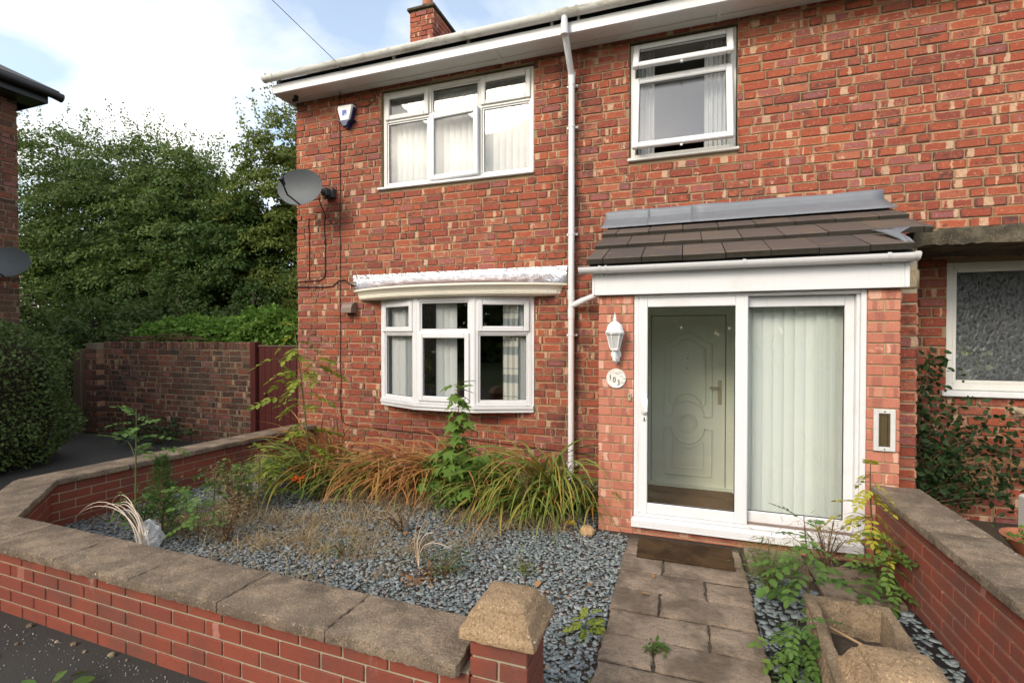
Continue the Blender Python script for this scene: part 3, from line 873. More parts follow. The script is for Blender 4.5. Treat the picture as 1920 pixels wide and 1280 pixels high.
def cell(parent, xf, x0, x1, z0, z1, yF, kind, ang=0, hinge='top', mat='white_upvc', double=False):
    """x0..z1 = light opening between frame bars"""
    xf = xf or Matrix()
    if kind == 'fixed':
        m = MB(xf); bars(m, x0, x1, z0, z1, .018, yF + .014, yF + .04, .004); m.build('glazing_bead', mat, parent)
        pane(parent, xf, x0 + .017, x1 - .017, z0 + .017, z1 - .017, yF + .03)
    else:
        o = .016
        a, b, c, d = x0 - o, x1 + o, z0 - o, z1 + o
        if ang and hinge == 'top': X = xf @ Matrix.Translation((0, yF + .02, d)) @ Matrix.Rotation(-R(ang), 4, 'X') @ Matrix.Translation((0, -yF - .02, -d))
        elif ang: X = xf @ Matrix.Translation((a, yF, 0)) @ Matrix.Rotation(-R(ang), 4, 'Z') @ Matrix.Translation((-a, -yF, 0))
        else: X = xf
        m = MB(X); bars(m, a, b, c, d, .062, yF - .022, yF + .03, .009)
        if ang and hinge == 'top': m.box((a + b) / 2 - .012, (a + b) / 2 + .012, yF + .0, yF + .02, c - .02, c + .004)
        m.build('sash', mat, parent)
        pane(parent, X, a + .06, b - .06, c + .06, d - .06, yF + .002)
        if double: m = MB(X); m.box(a + .06, b - .06, yF + .020, yF + .026, c + .06, d - .06); m.build('inner_pane', 'glass', parent)

# upper left window
yF = FY + .045
m = MB(); x0, x1, z0, z1 = -3.605, -1.612, 3.475, 4.682
m.cur = (.5, .5)
fw = .052
bars(m, x0, x1, z0, z1, fw, yF, yF + .07, .006)
zt = 4.318
m.box(x0 + fw, x1 - fw, yF + .001, yF + .069, zt - .022, zt + .022, .005)
for xm in (-2.945, -2.272):
    m.box(xm - .024, xm + .024, yF + .002, yF + .068, z0 + fw, zt - .022, .005); m.box(xm - .024, xm + .024, yF + .002, yF + .068, zt + .022, z1 - fw, .005)
wA = m.build('window', 'aged_white_upvc', house)
tag(wA, 'wide upper window of six lights with closed vertical blinds')
cols = [(x0 + fw, -2.969), (-2.921, -2.296), (-2.248, x1 - fw)]
for i, (a, b) in enumerate(cols):
    cell(wA, None, a, b, zt + .022, z1 - fw, yF, 'sash' if i != 1 else 'fixed', mat='aged_white_upvc')
    cell(wA, None, a, b, z0 + fw, zt - .022, yF, 'fixed' if i != 1 else 'sash', ang=3.5 if i == 1 else 0, hinge='side', mat='white_upvc')
m = MB(); m.box(-3.655, -1.598, FY - .035, yF + .03, 3.448, 3.474, .005); m.build('sill', 'white_upvc', wA)

# upper right window, both sashes propped open
m = MB(); x0, x1, z0, z1 = -.538, .492, 3.478, 4.692
bars(m, x0, x1, z0, z1, fw, yF, yF + .07, .006)
zt = 4.318
m.box(x0 + fw, x1 - fw, yF + .001, yF + .069, zt - .022, zt + .022, .005)
wB = m.build('window', 'aged_white_upvc', house)
tag(wB, 'upper window with both white sashes propped open at the bottom')
cell(wB, None, x0 + fw, x1 - fw, zt + .022, z1 - fw, yF - .01, 'sash', ang=27, hinge='top')
cell(wB, None, x0 + fw, x1 - fw, z0 + fw, zt - .022, yF - .01, 'sash', ang=12, hinge='top', double=True)
m = MB(); m.box(-.56, .515, FY - .035, yF + .03, 3.448, 3.477, .005); m.build('sill', 'aged_white_upvc', wB)

# bay window: three facets
FAC = [((-3.608, 5.335), (-2.98, 5.09)), ((-2.98, 5.09), (-2.235, 5.09)), ((-2.235, 5.09), (-1.602, 5.335))]
bz0, bz1, bzt = .815, 2.055, 1.652
bay = None
m = MB()
xfs = []
for (p, q) in FAC:
    d = Vector((q[0] - p[0], q[1] - p[1])); L = d.length
    X = Matrix.Translation((p[0], p[1], 0)) @ Matrix.Rotation(math.atan2(d.y, d.x), 4, 'Z')
    xfs.append((X, L))
    m.xf = X
    bars(m, .012, L - .012, bz0, bz1, .048, 0, .07, .006)
    m.box(.06, L - .06, .001, .069, bzt - .022, bzt + .022, .005)
m.xf = None
for (x, y) in ((-2.98, 5.09), (-2.235, 5.09)): m.tube([(x, y + .028, bz0), (x, y + .028, bz1)], .034, 10)
m.box(-3.615, -3.59, 5.335, FY + .24, bz0, bz1); m.box(-1.62, -1.595, 5.335, FY + .24, bz0, bz1)
bay = m.build('window', 'white_upvc', house)
tag(bay, 'projecting bay window of three white framed lights on the ground floor')
for i, (X, L) in enumerate(xfs):
    cell(bay, X, .06, L - .06, bzt + .022, bz1 - .048, 0, 'fixed' if i == 1 else 'sash')
    cell(bay, X, .06, L - .06, bz0 + .048, bzt - .022, 0, 'sash' if i == 1 else 'fixed')
def bay_poly(off):
    return [(-3.615, FY + .03), (-3.615, 5.335 - off * .9), (-2.985 - off * .3, 5.09 - off), (-2.23 + off * .3, 5.09 - off), (-1.595, 5.335 - off * .9), (-1.595, FY + .03)]
m = MB(); m.prism(bay_poly(.03), 'z', .783, .813); m.prism(bay_poly(.012), 'z', .742, .782); m.build('sill', 'white_upvc', bay)
m = MB(); m.prism([(-3.6, FY + .2), (-3.6, 5.35), (-2.98, 5.12), (-2.235, 5.12), (-1.61, 5.35), (-1.61, FY + .2)], 'z', 2.056, 2.075); m.build('head', 'white_upvc', bay)
m = MB(); m.prism([(-3.6, FY + .255), (-3.6, 5.37), (-2.97, 5.165), (-2.245, 5.165), (-1.61, 5.37), (-1.61, FY + .255)], 'z', .79, .815); m.build('window_board', 'white_upvc', bay)
# canopy of the bay
def cy(x, half, depth): return FY - depth * max(0.0, 1 - ((x + 2.62) / half) ** 2) ** .85
prof = [(0.0, 2.196, 1.415, .43), (0.0, 2.172, 1.415, .43), (0, 2.166, 1.405, .42), (0, 2.160, 1.385, .405), (0, 2.15, 1.375, .398), (0, 2.14, 1.36, .385), (0, 2.135, 1.35, .378), (0, 2.088, 1.335, .36), (0, 2.082, 1.345, .366), (0, 2.07, 1.33, .355), (0, 2.058, 1.30, .325)]
rings = []
NB = 40
for _, z, hf, dp_ in prof:
    xs = [-2.62 - hf + 2 * hf * i / NB for i in range(NB + 1)]
    rings.append([(x, cy(x, hf, dp_) + (0 if 0 < i < NB else .005), z) for i, x in enumerate(xs)] + [(-2.62 + hf, FY + .01, z), (-2.62 - hf, FY + .01, z)])
m = MB(); m.loft(rings)
for i in range(96):
    x = -2.62 - 1.30 + 2.6 * (i + .5) / 96
    y = cy(x, 1.34, .364)
    m.box(x - .009, x + .009, y - .006, y + .01, 2.094, 2.112)
cano = m.build('canopy', 'cream_grp', bay, True)
V = []; nx, ny = 110, 12
for j in range(ny + 1):
    t = j / ny
    for i in range(nx + 1):
        x = -4.03 + 2.82 * i / nx
        yt = cy(x, 1.41, .42)
        if t < .3: y, z = FY - .012, 2.388 - t / .3 * .085
        else:
            s_ = (t - .3) / .7; y, z = (FY - .012) * (1 - s_) + (yt + .012) * s_, 2.303 * (1 - s_) + 2.203 * s_
        w_ = .006 * abs(math.sin(x * 23 + t * 4 + 1.5 * math.sin(x * 5))) + .005 * abs(math.sin(x * 11 - t * 7)) + .003 * abs(math.sin(x * 47 + t * 13 + 2 * math.sin(x * 9)))
        V.append((x, y - w_ * (.6 if t < .3 else .4), z + (w_ if .05 < t < .97 else 0)))
V = np.array(V); idx = np.arange((nx + 1) * (ny + 1)).reshape(ny + 1, nx + 1)
F = np.stack([idx[:-1, :-1], idx[:-1, 1:], idx[1:, 1:], idx[1:, :-1]], -1).reshape(-1, 4)
np_mesh('foil_flashing', V, [F], 'foil', bay, np.full((len(V), 4), .5))

# neighbour's window with patterned glass
m = MB(); x0, x1, z0, z1 = 2.2, 3.44, 1.135, 2.26
bars(m, x0, x1, z0, z1, .06, yF, yF + .07, .006)
wR = m.build('window', 'aged_white_upvc', house)
tag(wR, 'window of patterned obscured glass beside the ivy')
m = MB(); bars(m, x0 + .058, x1 - .058, z0 + .058, z1 - .058, .03, yF + .014, yF + .05, .005); m.build('glazing_bead', 'aged_white_upvc', wR)
pane(wR, None, x0 + .087, x1 - .087, z0 + .087, z1 - .087, yF + .035, 'obscure_glass')
m = MB(); m.box(2.15, 3.5, FY - .05, yF + .03, 1.085, 1.133, .006); m.build('sill', 'white_upvc', wR)

# concrete canopy and brick fin between the two doorways
def rough_slab(mb, poly, z0, z1, jit, step=.03, inset=.008, r=random, zj=0.0):
    pts = []
    n = len(poly)
    for i in range(n):
        a, b = Vector(poly[i]), Vector(poly[(i + 1) % n]); k = max(1, int((b - a).length / step))
        for j in range(k): pts.append(a + (b - a) * j / k)
    c = sum(pts, Vector((0, 0))) / len(pts)
    jj = [r.gauss(0, jit) for _ in pts]
    def ring(z, ins, jm):
        out = []
        for p, q in zip(pts, jj):
            d = (p - c).normalized(); s_ = p + d * (q * jm - ins + r.gauss(0, jit * .4)); out.append((s_.x, s_.y, z + r.gauss(0, zj)))
        return out
    mb.loft([ring(z0, inset * .5, 1), ring(z0 + (z1 - z0) * .25, 0, 1), ring(z0 + (z1 - z0) * .7, 0, 1), ring(z1 - .003, inset * .5, .7), ring(z1, inset * 1.6, .3)])
m = MB(); rough_slab(m, [(1.68, 4.61), (5.0, 4.61), (5.0, FY), (1.68, FY)], 2.305, 2.425, .010, .04, .01, zj=.006); m.build('porch_canopy', 'canopy_concrete', house)
m = MB(); m.box(1.505, 1.717, 4.64, FY + .005, -.05, 2.30); fin = m.build('wing_wall', 'grey_mortar', house)
fr = [(1.50, 1.722, k * .086 - .02, k * .086 + .055) for k in range(23)]
bricks(fin, fr, 'old_brick', 4.66, 4.63, 300, jit=.004, ch=.009, seed=8)
m = MB(); m.box(1.56, 1.735, 4.62, 4.85, 1.965, 2.15, .03); m.build('padstone', 'padstone', fin, True)

# ================================================================== PORCH
PYF = 4.08
porch = empty('porch', (0, 0, 0), 'lean-to front porch with brown tiled roof and white sliding patio door', 'porch')
rp = random.Random(21)
# left pier, right pier, low wall under the sill
m = MB(); m.box(-.655, -.38, PYF + .008, PYF + .105, -.05, 1.945); m.box(-.655, -.555, PYF + .105, FY - .002, -.05, 2.2); pl = m.build('wall', 'porch_mortar', porch)
rc = []
for k in range(26):
    a, b = -.025 + k * .0758, -.025 + (k + 1) * .0758 - .010
    if k % 2: rc += [(-.66, -.555, a, b), (-.545, -.378, a, b)]
    else: rc += [(-.66, -.475, a, b), (-.465, -.378, a, b)]
bricks(pl, rc, 'porch_brick', PYF + .03, PYF, 300, jit=.0012, bev=.003, ch=.003, seed=31)
xf = Matrix.Translation((-.655, 0, 0)) @ Matrix.Rotation(R(-90), 4, 'Z')
m = MB(xf)
for q in lay(-FY + .004, -PYF - .035, -.025, .0758, .225, .010, 27, 'stretcher', top=1.94): brick_geo(m, *q, .02, -.005, .003, .003, .0012, False, rp)
tag(m.build('brick_mass', 'porch_brick', pl), kind='stuff')
m = MB(); m.box(1.228, 1.415, PYF + .008, PYF + .105, -.05, 1.945); m.box(1.315, 1.415, PYF + .105, FY - .002, -.05, 2.2); pr = m.build('wall', 'porch_mortar', porch)
rc = []
for k in range(26):
    a, b = -.025 + k * .0758, -.025 + (k + 1) * .0758 - .010
    if k % 2: rc += [(1.226, 1.42, a, b)]
    else: rc += [(1.226, 1.322, a, b), (1.332, 1.42, a, b)]
bricks(pr, rc, 'porch_brick', PYF + .03, PYF, 300, jit=.0012, bev=.003, ch=.003, seed=32)
m = MB(); m.box(-.379, 1.227, PYF + .01, PYF + .2, -.05, .092); pb = m.build('wall', 'porch_mortar', porch)
bricks(pb, [(max(-.377, x), min(1.225, x + .215), z, z + .06) for z, o in ((-.045, 0), (.024, .11)) for x in np.arange(-.6 + o, 1.2, .225) if x + .215 > -.36], 'porch_brick', PYF + .03, PYF + .004, 300, jit=.0015, bev=.003, ch=.003, seed=33)
m = MB(); m.box(-.375, 1.225, PYF + .2, FY + .27, .0, .075); m.build('floor', 'interior_wall', porch)
m = MB(); m.box(-.55, 1.31, PYF + .12, FY - .005, 1.955, 1.975); m.build('ceiling', 'white_plaster', porch)
m = MB(); m.box(-.553, -.545, PYF + .11, FY - .006, .0, 1.95); m.box(1.305, 1.313, PYF + .11, FY - .006, .0, 1.95); m.box(-.54, -.42, FY - .012, FY - .006, .0, 1.95); m.box(.50, 1.30, FY - .012, FY - .006, .0, 1.95); m.build('plaster', 'white_plaster', porch)
m = MB(); m.box(-.389, 1.205, PYF - .06, PYF + .1, .094, .148, .008); m.box(-.389, 1.205, PYF - .06, PYF - .045, .082, .10, .004); sill = m.build('sill', 'white_upvc', porch)
# sliding door
m = MB()
m.box(-.376, -.338, PYF + .012, PYF + .13, .15, 1.945, .004); m.box(1.190, 1.226, PYF + .012, PYF + .13, .15, 1.945, .004)
m.box(-.338, 1.190, PYF + .012, PYF + .13, 1.915, 1.944, .004); m.box(-.338, 1.190, PYF + .012, PYF + .13, .15, .176, .004)
m.box(1.168, 1.190, PYF + .03, PYF + .11, .176, 1.915, .004)
sd_ = m.build('sliding_door', 'white_upvc', porch)
def leaf(x0, x1, z0, z1, y0, wl_, wr_, wt, wb):
    m = MB()
    m.box(x0, x0 + wl_, y0, y0 + .045, z0, z1, .006); m.box(x1 - wr_, x1, y0, y0 + .045, z0, z1, .006)
    m.box(x0 + wl_ - .001, x1 - wr_ + .001, y0 + .0007, y0 + .0443, z1 - wt, z1, .006); m.box(x0 + wl_ - .001, x1 - wr_ + .001, y0 + .0007, y0 + .0443, z0, z0 + wb, .006)
    m.build('leaf', 'white_upvc', sd_)
    pane(sd_, None, x0 + wl_, x1 - wr_, z0 + wb, z1 - wt, y0 + .018)
leaf(-.338, .467, .178, 1.918, PYF + .010, .07, .088, .075, .085)
leaf(.42, 1.170, .178, 1.912, PYF + .072, .048, .062, .08, .09)
m = MB(); m.box(-.312, -.268, PYF - .022, PYF + .010, .985, 1.13, .008); m.box(-.30, -.262, PYF - .034, PYF - .02, 1.0, 1.115, .008)
m.build('handle', 'cast_white', sd_, True)
m = MB(); m.lathe([(.0, 0), (.017, 0), (.017, .008), (.0, .008)], (-.292, PYF + .002, .945), 14, 'y'); m.build('escutcheon', 'cast_white', sd_)
m = MB(); m.box(-.297, -.287, PYF - .001, PYF + .004, .93, .958); m.build('keyhole', 'brass_dull', sd_)
m = MB(); m.box(.47, 1.165, PYF + .04, PYF + .07, .178, .188); m.build('track', 'brown_plastic', sd_)
# fascia, gutter
m = MB(); m.box(-.70, 1.425, 4.035, 4.06, 1.945, 2.15, .003); m.box(1.424, 1.452, 4.030, 4.075, 1.945, 2.15, .003); m.box(-.706, -.685, 4.030, 4.075, 1.945, 2.15, .003)
m.box(-.70, -.68, 4.06, FY - .01, 1.945, 2.15); m.box(1.43, 1.45, 4.06, 4.6, 1.945, 2.15)
m.box(-.68, 1.43, 4.06, PYF + .11, 1.948, 1.962)
m.build('fascia', 'white_upvc', porch)
half_gutter(-.80, 1.475, 3.975, 2.165, .05, porch, 'white_upvc', [(-.63, .02), (-.58, .018), (.42, .022), (1.30, .022), (1.455, .03)])
# tiled roof
KR = .44; ANG = math.atan(KR)
def roofpt(x, y, up=0): return (x, y - up * math.sin(ANG), 2.185 + (y - 3.95) * KR + up * math.cos(ANG))
m = MB(); m.add([roofpt(-.70, 3.98, -.01), roofpt(1.45, 3.98, -.01), roofpt(1.45, FY - .005, -.01), roofpt(-.70, FY - .005, -.01), roofpt(-.70, 3.98, -.03), roofpt(1.45, 3.98, -.03), roofpt(1.45, FY - .005, -.03), roofpt(-.70, FY - .005, -.03)],
      [(0, 1, 2, 3), (4, 7, 6, 5), (0, 4, 5, 1), (1, 5, 6, 2), (2, 6, 7, 3), (3, 7, 4, 0)])
roofp = m.build('roof', 'slate_roof', porch)
rt = random.Random(5)
for row in range(4):
    y0 = 3.945 + row * .405; y1 = min(y0 + .48, FY - .02)
    xr = 1.44 if row == 0 else 1.70
    x = -.735 - (.15 if row % 2 == 0 else .0) - .02
    while x < xr - .02:
        a, b = max(x, -.735), min(x + .30, xr)
        if b - a > .03:
            mm = MB(); mm.cur = (rt.random(), rt.random())
            t, up0, up1 = .042, .046 + rt.uniform(-.003, .003), .004
            g = .0025
            P = [roofpt(a + g, y0 + rt.uniform(-.003, .003), up0), roofpt(b - g, y0 + rt.uniform(-.003, .003), up0), roofpt(b - g, y1, up1), roofpt(a + g, y1, up1)]
            Q = [roofpt(a + g, y0, up0 - t), roofpt(b - g, y0, up0 - t), roofpt(b - g, y1, up1 - t * .5), roofpt(a + g, y1, up1 - t * .5)]
            nb = [roofpt(a + g + .003, y0 + .006, up0 + .004), roofpt(b - g - .003, y0 + .006, up0 + .004), roofpt(b - g - .003, y1, up1 + .003), roofpt(a + g + .003, y1, up1 + .003)]
            r1_, r2_ = mm.cur
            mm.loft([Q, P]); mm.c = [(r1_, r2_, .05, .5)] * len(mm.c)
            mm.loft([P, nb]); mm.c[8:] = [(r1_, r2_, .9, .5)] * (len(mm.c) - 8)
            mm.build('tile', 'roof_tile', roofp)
        x += .30
m = MB(); m.add([roofpt(-.72, 3.97, -.012), roofpt(1.44, 3.97, -.012), roofpt(1.44, 4.0, -.012), roofpt(-.72, 4.0, -.012), roofpt(-.72, 3.97, -.04), roofpt(1.44, 3.97, -.04), roofpt(1.44, 4.0, -.04), roofpt(-.72, 4.0, -.04)],
      [(0, 1, 2, 3), (4, 7, 6, 5), (0, 4, 5, 1), (1, 5, 6, 2), (2, 6, 7, 3), (3, 7, 4, 0)]); m.build('eaves_felt', 'black_plastic', porch)
def strip(name, cols, mat, parent, jit=.002):
    """cols: list of polylines (same length) joined into a wavy sheet with thickness"""
    V = []
    for c in cols:
        for p in c: V.append((p[0], p[1] + random.gauss(0, jit), p[2] + random.gauss(0, jit)))
    n = len(cols[0]); F = []
    for i in range(len(cols) - 1):
        for j in range(n - 1): F.append((i * n + j, (i + 1) * n + j, (i + 1) * n + j + 1, i * n + j + 1))
    mb = MB(); mb.add(V, F); o = mb.build(name, mat, parent, True, recalc=False)
    md = o.modifiers.new('thick', 'SOLIDIFY'); md.thickness = .003
    return o
for (a, b, zo) in ((-.79, -.33, 0), (-.335, .09, .002), (.085, 1.80, .003)):
    cols_ = []
    for i in range(16):
        x = a + (min(b, 1.715) - a) * i / 15
        cols_.append([(x, FY - .006 - zo, 2.94 + .004 * math.sin(x * 9)), (x, FY - .008 - zo, 2.90), (x, FY - .010 - zo, 2.855 + zo), roofpt(x, FY - .022, .056 + zo), roofpt(x, FY - .06, .052 + zo), roofpt(x, FY - .2, .047 + zo), roofpt(x, FY - .33, .046 + zo)])
    strip('lead_flashing', cols_, 'lead_sheet', porch, .0007)
m = MB()
for (x, z, w, h) in ((.62, 2.885, .03, .04), (.80, 2.86, .05, .025)):
    m.box(x - w, x + w, FY - .014, FY - .011, z - h, z + h)
pts = []
cols_ = []
for i in range(9):
    t = i / 8
    cols_.append([roofpt(1.30 + .13 * t + .10 * t ** 3, 4.30 - .03 * t, .05 + .02 * t), roofpt(1.345 + .095 * t + .03 * math.sin(t * 3), 4.20, .052 + .018 * math.sin(t * 6)), roofpt(1.385 + .06 * t, 4.04, .052 + .01 * math.sin(t * 7)), roofpt(1.40 + .045 * t, 3.955, .048 - .015 * t)])
strip('lead_patch', cols_, 'lead_sheet', porch, .004)

# inner front door of the house, seen through the glass
m = MB(); DX0, DX1, DZ1, DY = -.305, .400, 1.815, 5.27
m.box(-.40, DX0 - .006, DY, DY + .07, .03, 1.925, .004); m.box(DX1 + .006, .485, DY, DY + .07, .03, 1.925, .004); m.box(DX0 - .006, DX1 + .006, DY, DY + .07, DZ1 + .006, 1.925, .004)
fd = m.build('front_door', 'door_green', house)
tag(fd, 'pale green panelled front door behind the porch glass')
m = MB(); m.box(DX0, DX1, DY + .012, DY + .06, .05, DZ1, .006); lf = m.build('leaf', 'door_green', fd)
m = MB(); m.box(DX0 - .008, DX1 + .008, DY + .03, DY + .05, .04, DZ1 + .01); m.build('shadow_gap', 'door_groove', fd)
m = MB(); m.box(-.40, .485, DY - .06, DY + .07, .076, .10); m.build('threshold', 'door_green', fd)
cxd = (DX0 + DX1) / 2; yd = DY + .012
def mould(pts, r=.013, closed=True):
    m = MB(); P = [(x, yd - .001, z) for x, z in pts]
    if closed: P = P + [P[0], P[1]]
    m.tube(P, r, 6, not closed); m.build('moulding', 'door_green', fd, True)
def arch_panel(w, ztop, rise, zbot, cut=None):
    pts = [(cxd - w, zbot)]
    pts += [(cxd - w, ztop)]
    for i in range(1, 20):
        t = -1 + 2 * i / 20
        pts.append((cxd + w * t, ztop + rise * (.5 + .5 * math.cos(math.pi * t))))
    pts += [(cxd + w, ztop), (cxd + w, zbot)]
    if cut:
        rr, zc = cut
        for i in range(0, 17):
            a = math.pi * i / 16
            pts.append((cxd + rr * math.cos(a), zc + rr * math.sin(a)))
    return pts
mould(arch_panel(.225, 1.53, .11, .80, (.155, .80)))
mould(arch_panel(.165, 1.49, .09, .93, (.13, .90)))
mould([(cxd + .085 * math.cos(a), .73 + .085 * math.sin(a)) for a in np.linspace(0, 2 * math.pi, 28, endpoint=False)], .014)
mould([(cxd + .062 * math.cos(a), .73 + .062 * math.sin(a)) for a in np.linspace(0, 2 * math.pi, 24, endpoint=False)], .010)
low = [(cxd - .225, .20), (cxd - .225, .67)] + [(cxd + .155 * math.cos(a), .68 + .155 * math.sin(a)) for a in np.linspace(math.pi, 2 * math.pi, 17)] + [(cxd + .225, .67), (cxd + .225, .20)]
mould(low)
low = [(cxd - .15, .27), (cxd - .15, .52)] + [(cxd + .16 * math.cos(a), .66 + .18 * math.sin(a)) for a in np.linspace(math.pi * 1.2, math.pi * 1.8, 13)] + [(cxd + .15, .52), (cxd + .15, .27)]
mould(low, .010)
m = MB(); m.box(.33, .365, yd - .012, yd, .93, 1.17, .005); m.tube([(.347, yd - .012, 1.10), (.347, yd - .05, 1.10), (.25, yd - .055, 1.10)], .009, 8); m.build('handle', 'brass_pale', fd, True)
m = MB()
for z in (1.385, 1.285): m.lathe([(0, 0), (.006, 0), (.006, -.006), (0, -.006)], (cxd, yd, z), 8, 'y')
m.build('screw', 'rubber', fd)
m = MB(); m.box(-.37, .46, 4.42, 5.2, .078, .09, .004); tag(m.build('indoor_mat', 'inside_mat'), 'brown mat on the porch floor inside the glass door', 'mat')

# ------------------------------------------------------------------ blinds and curtains
def slat_mesh(h, w, mat, curve=.006):
    m = MB(); n = 5
    for z0, z1 in ((0, h),):
        pts = [(-w / 2 + w * i / n, -curve * (1 - (2 * i / n - 1) ** 2)) for i in range(n + 1)]
        back = [(p[0], p[1] + .0012) for p in pts[::-1]]
        m.prism(pts + back, 'z', z0, z1)
    me = m.build('slat', mat); d = me.data; bpy.data.objects.remove(me); return d
def blind(label, slats, z0, z1, mat, w=.089, rail=None, cat='blind'):
    """slats: list of (x, y, angle)"""
    root = empty('vertical_blind', (slats[0][0], slats[0][1], z0), label, cat)
    d = slat_mesh(z1 - z0, w, mat)
    for (x, y, a) in slats:
        o = bpy.data.objects.new('slat', d); COL.objects.link(o); o.parent = root
        o.location = (x - slats[0][0], y - slats[0][1], 0); o.rotation_euler = (0, 0, R(a))
    if rail:
        m = MB(); (ax, ay), (bx, by) = rail
        m.tube([(ax - slats[0][0], ay - slats[0][1], z1 - z0 + .015), (bx - slats[0][0], by - slats[0][1], z1 - z0 + .015)], .014, 6); m.build('headrail', 'aged_white_upvc', root)
    return root
rb_ = random.Random(9)
blind('closed pale vertical blind in the wide upper window', [(-3.53 + .083 * i, FY + .20, 24 + rb_.uniform(-5, 5)) for i in range(23)], 3.50, 4.64, 'blind_fabric', rail=((-3.57, FY + .2), (-1.65, FY + .2)))
blind('pale mint vertical blind behind the right pane of the sliding door', [(.49 + .074 * i, 4.30, 10 + rb_.uniform(-3, 3)) for i in range(7)] + [(.99 + .024 * i, 4.295 + .004 * i, 38 + rb_.uniform(-6, 6)) for i in range(8)], .20, 1.90, 'blind_mint', rail=((.45, 4.30), (1.18, 4.30)))
def bunch(xa, xb, ya, yb, n, ang, wide=1):
    return [(xa + (xb - xa) * i / (n - 1), ya + (yb - ya) * i / (n - 1), ang + rb_.uniform(-12, 12)) for i in range(n)]
blind('gathered vertical blind in the left light of the bay window', bunch(-3.46, -3.30, 5.40, 5.34, 3, 0) + bunch(-3.22, -3.10, 5.34, 5.29, 6, 62), .83, 2.03, 'blind_fabric')
blind('bunched vertical blind in the middle light of the bay window', bunch(-2.75, -2.68, 5.25, 5.25, 4, 58) + bunch(-2.63, -2.56, 5.25, 5.25, 2, 16), .83, 2.03, 'blind_fabric')
blind('gathered vertical blind at the right end of the bay window', bunch(-1.75, -1.64, 5.40, 5.44, 8, 55), .83, 2.03, 'blind_fabric')
def curtain(label, x0, x1, y, z0, z1, mat, folds=7, amp=.02):
    n = folds * 6; pts = []
    for i in range(n + 1):
        t = i / n; pts.append((x0 + (x1 - x0) * t, y + amp * math.sin(t * folds * 2 * math.pi) + amp * .4 * math.sin(t * 17)))
    m = MB(); m.prism(pts + [(p[0], p[1] + .003) for p in pts[::-1]], 'z', z0, z1)
    return tag(m.build('curtain', mat, None, True), label, 'curtain')
curtain('checked pale curtain hanging in the right light of the bay window', -1.97, -1.78, 5.34, .83, 2.03, 'curtain_check', 3, .012)
curtain('white curtain at the left side of the open upper window', -.50, -.30, FY + .22, 3.5, 4.66, 'curtain_white', 5)
curtain('white curtain at the right side of the open upper window', .20, .46, FY + .22, 3.5, 4.66, 'curtain_white', 6)
# flower pot on the sill behind patterned glass
fp = empty('flower_vase', (2.42, FY + .19, 1.16), 'white pot of lilac and yellow flowers behind the patterned glass', 'flowers')
m = MB(); m.lathe([(.0, 0), (.045, 0), (.06, .16), (.055, .16), (.04, .02), (0, .02)], (0, 0, 0), 14); m.build('pot', 'pot_white', fp, True)
plain('lilac', (.45, .38, .6), .7, .2); plain('lemon', (.6, .62, .25), .7, .2)
for mt, cx_, n_ in (('lilac', -.06, 26), ('lemon', .04, 30), ('weed_leaf', 0, 30)):
    P = rng.normal(0, 1, (n_, 3)) * (.06, .02, .07) + (cx_, -.04, .24)
    V, F, C = scatter(*OVATE, P, rng.normal(0, 1, (n_, 3)), rng.normal(0, 1, (n_, 3)), .06)
    np_mesh('bloom' if mt != 'weed_leaf' else 'foliage', V, F, mt, fp, C)

# ------------------------------------------------------------------ things fixed to the walls
lan = empty('wall_lantern', (-.515, PYF, 1.40), 'white coach lantern on the brick pier above the number plaque', 'lantern')
m = MB(); m.lathe([(0, -.004), (.038, -.004), (.042, .0), (.036, .012), (0, .012)], (0, -.012, .06), 16, 'y'); m.box(-.030, .030, -.022, -.001, .0, .13, .008); m.build('back_plate', 'cast_white', lan, True)
m = MB(); m.tube([(0, -.012, .03), (0, -.05, .0), (0, -.085, .02), (0, -.095, .06), (0, -.085, .10)], [.012, .016, .016, .014, .012], 8)
m.tube([(0, -.018, .10), (0, -.05, .085), (0, -.07, .06), (0, -.055, .045)], .008, 6); m.build('bracket', 'cast_white', lan, True)
def hexring(r, z, n=6): return [(r * math.cos(2 * math.pi * i / n + .2), -.095 + r * math.sin(2 * math.pi * i / n + .2), z) for i in range(n)]
m = MB(); m.loft([hexring(.035, .10), hexring(.035, .115), hexring(.03, .118)]); m.loft([hexring(.064, .225), hexring(.075, .228), hexring(.072, .24)])
for i in range(6):
    a = hexring(.037, .115)[i]; b = hexring(.064, .228)[i]; m.tube([a, b], .005, 5)
m.build('cage', 'cast_white', lan)
m = MB(); m.loft([hexring(.033, .116), hexring(.060, .226)]); m.build('glass_body', 'frosted', lan)
m = MB(); m.lathe([(.078, .238), (.072, .25), (.066, .262), (.062, .285), (.05, .305), (.03, .322), (.014, .33), (.010, .34), (.016, .348), (.010, .358), (.006, .375), (.001, .40)], (0, -.095, 0), 14); m.build('hood', 'cast_white', lan, True)
for i in range(12):
    pass
pq = empty('number_plaque', (-.515, PYF, 1.265), 'round white house number plaque reading 103', 'number plaque')
m = MB(); m.lathe([(0, -.002), (.078, -.002), (.080, -.006), (.076, -.013), (.070, -.011), (0, -.011)], (0, 0, 0), 36, 'y'); m.build('disc', 'plaque_white', pq, True)
def digit(ch_, x, z, size):
    cu = bpy.data.curves.new('digit', 'FONT'); cu.body = ch_; cu.size = size; cu.extrude = .0012; cu.align_x = 'CENTER'; cu.align_y = 'CENTER'
    cu.materials.append(MATS['number_black'])
    t_ = bpy.data.objects.new('digit', cu); me = bpy.data.meshes.new_from_object(t_); bpy.data.objects.remove(t_)
    o = bpy.data.objects.new('digit', me); COL.objects.link(o); o.parent = pq; o.location = (x, -.0135, z); o.rotation_euler = (R(90), 0, 0); o.scale = (.8, 1, 1)
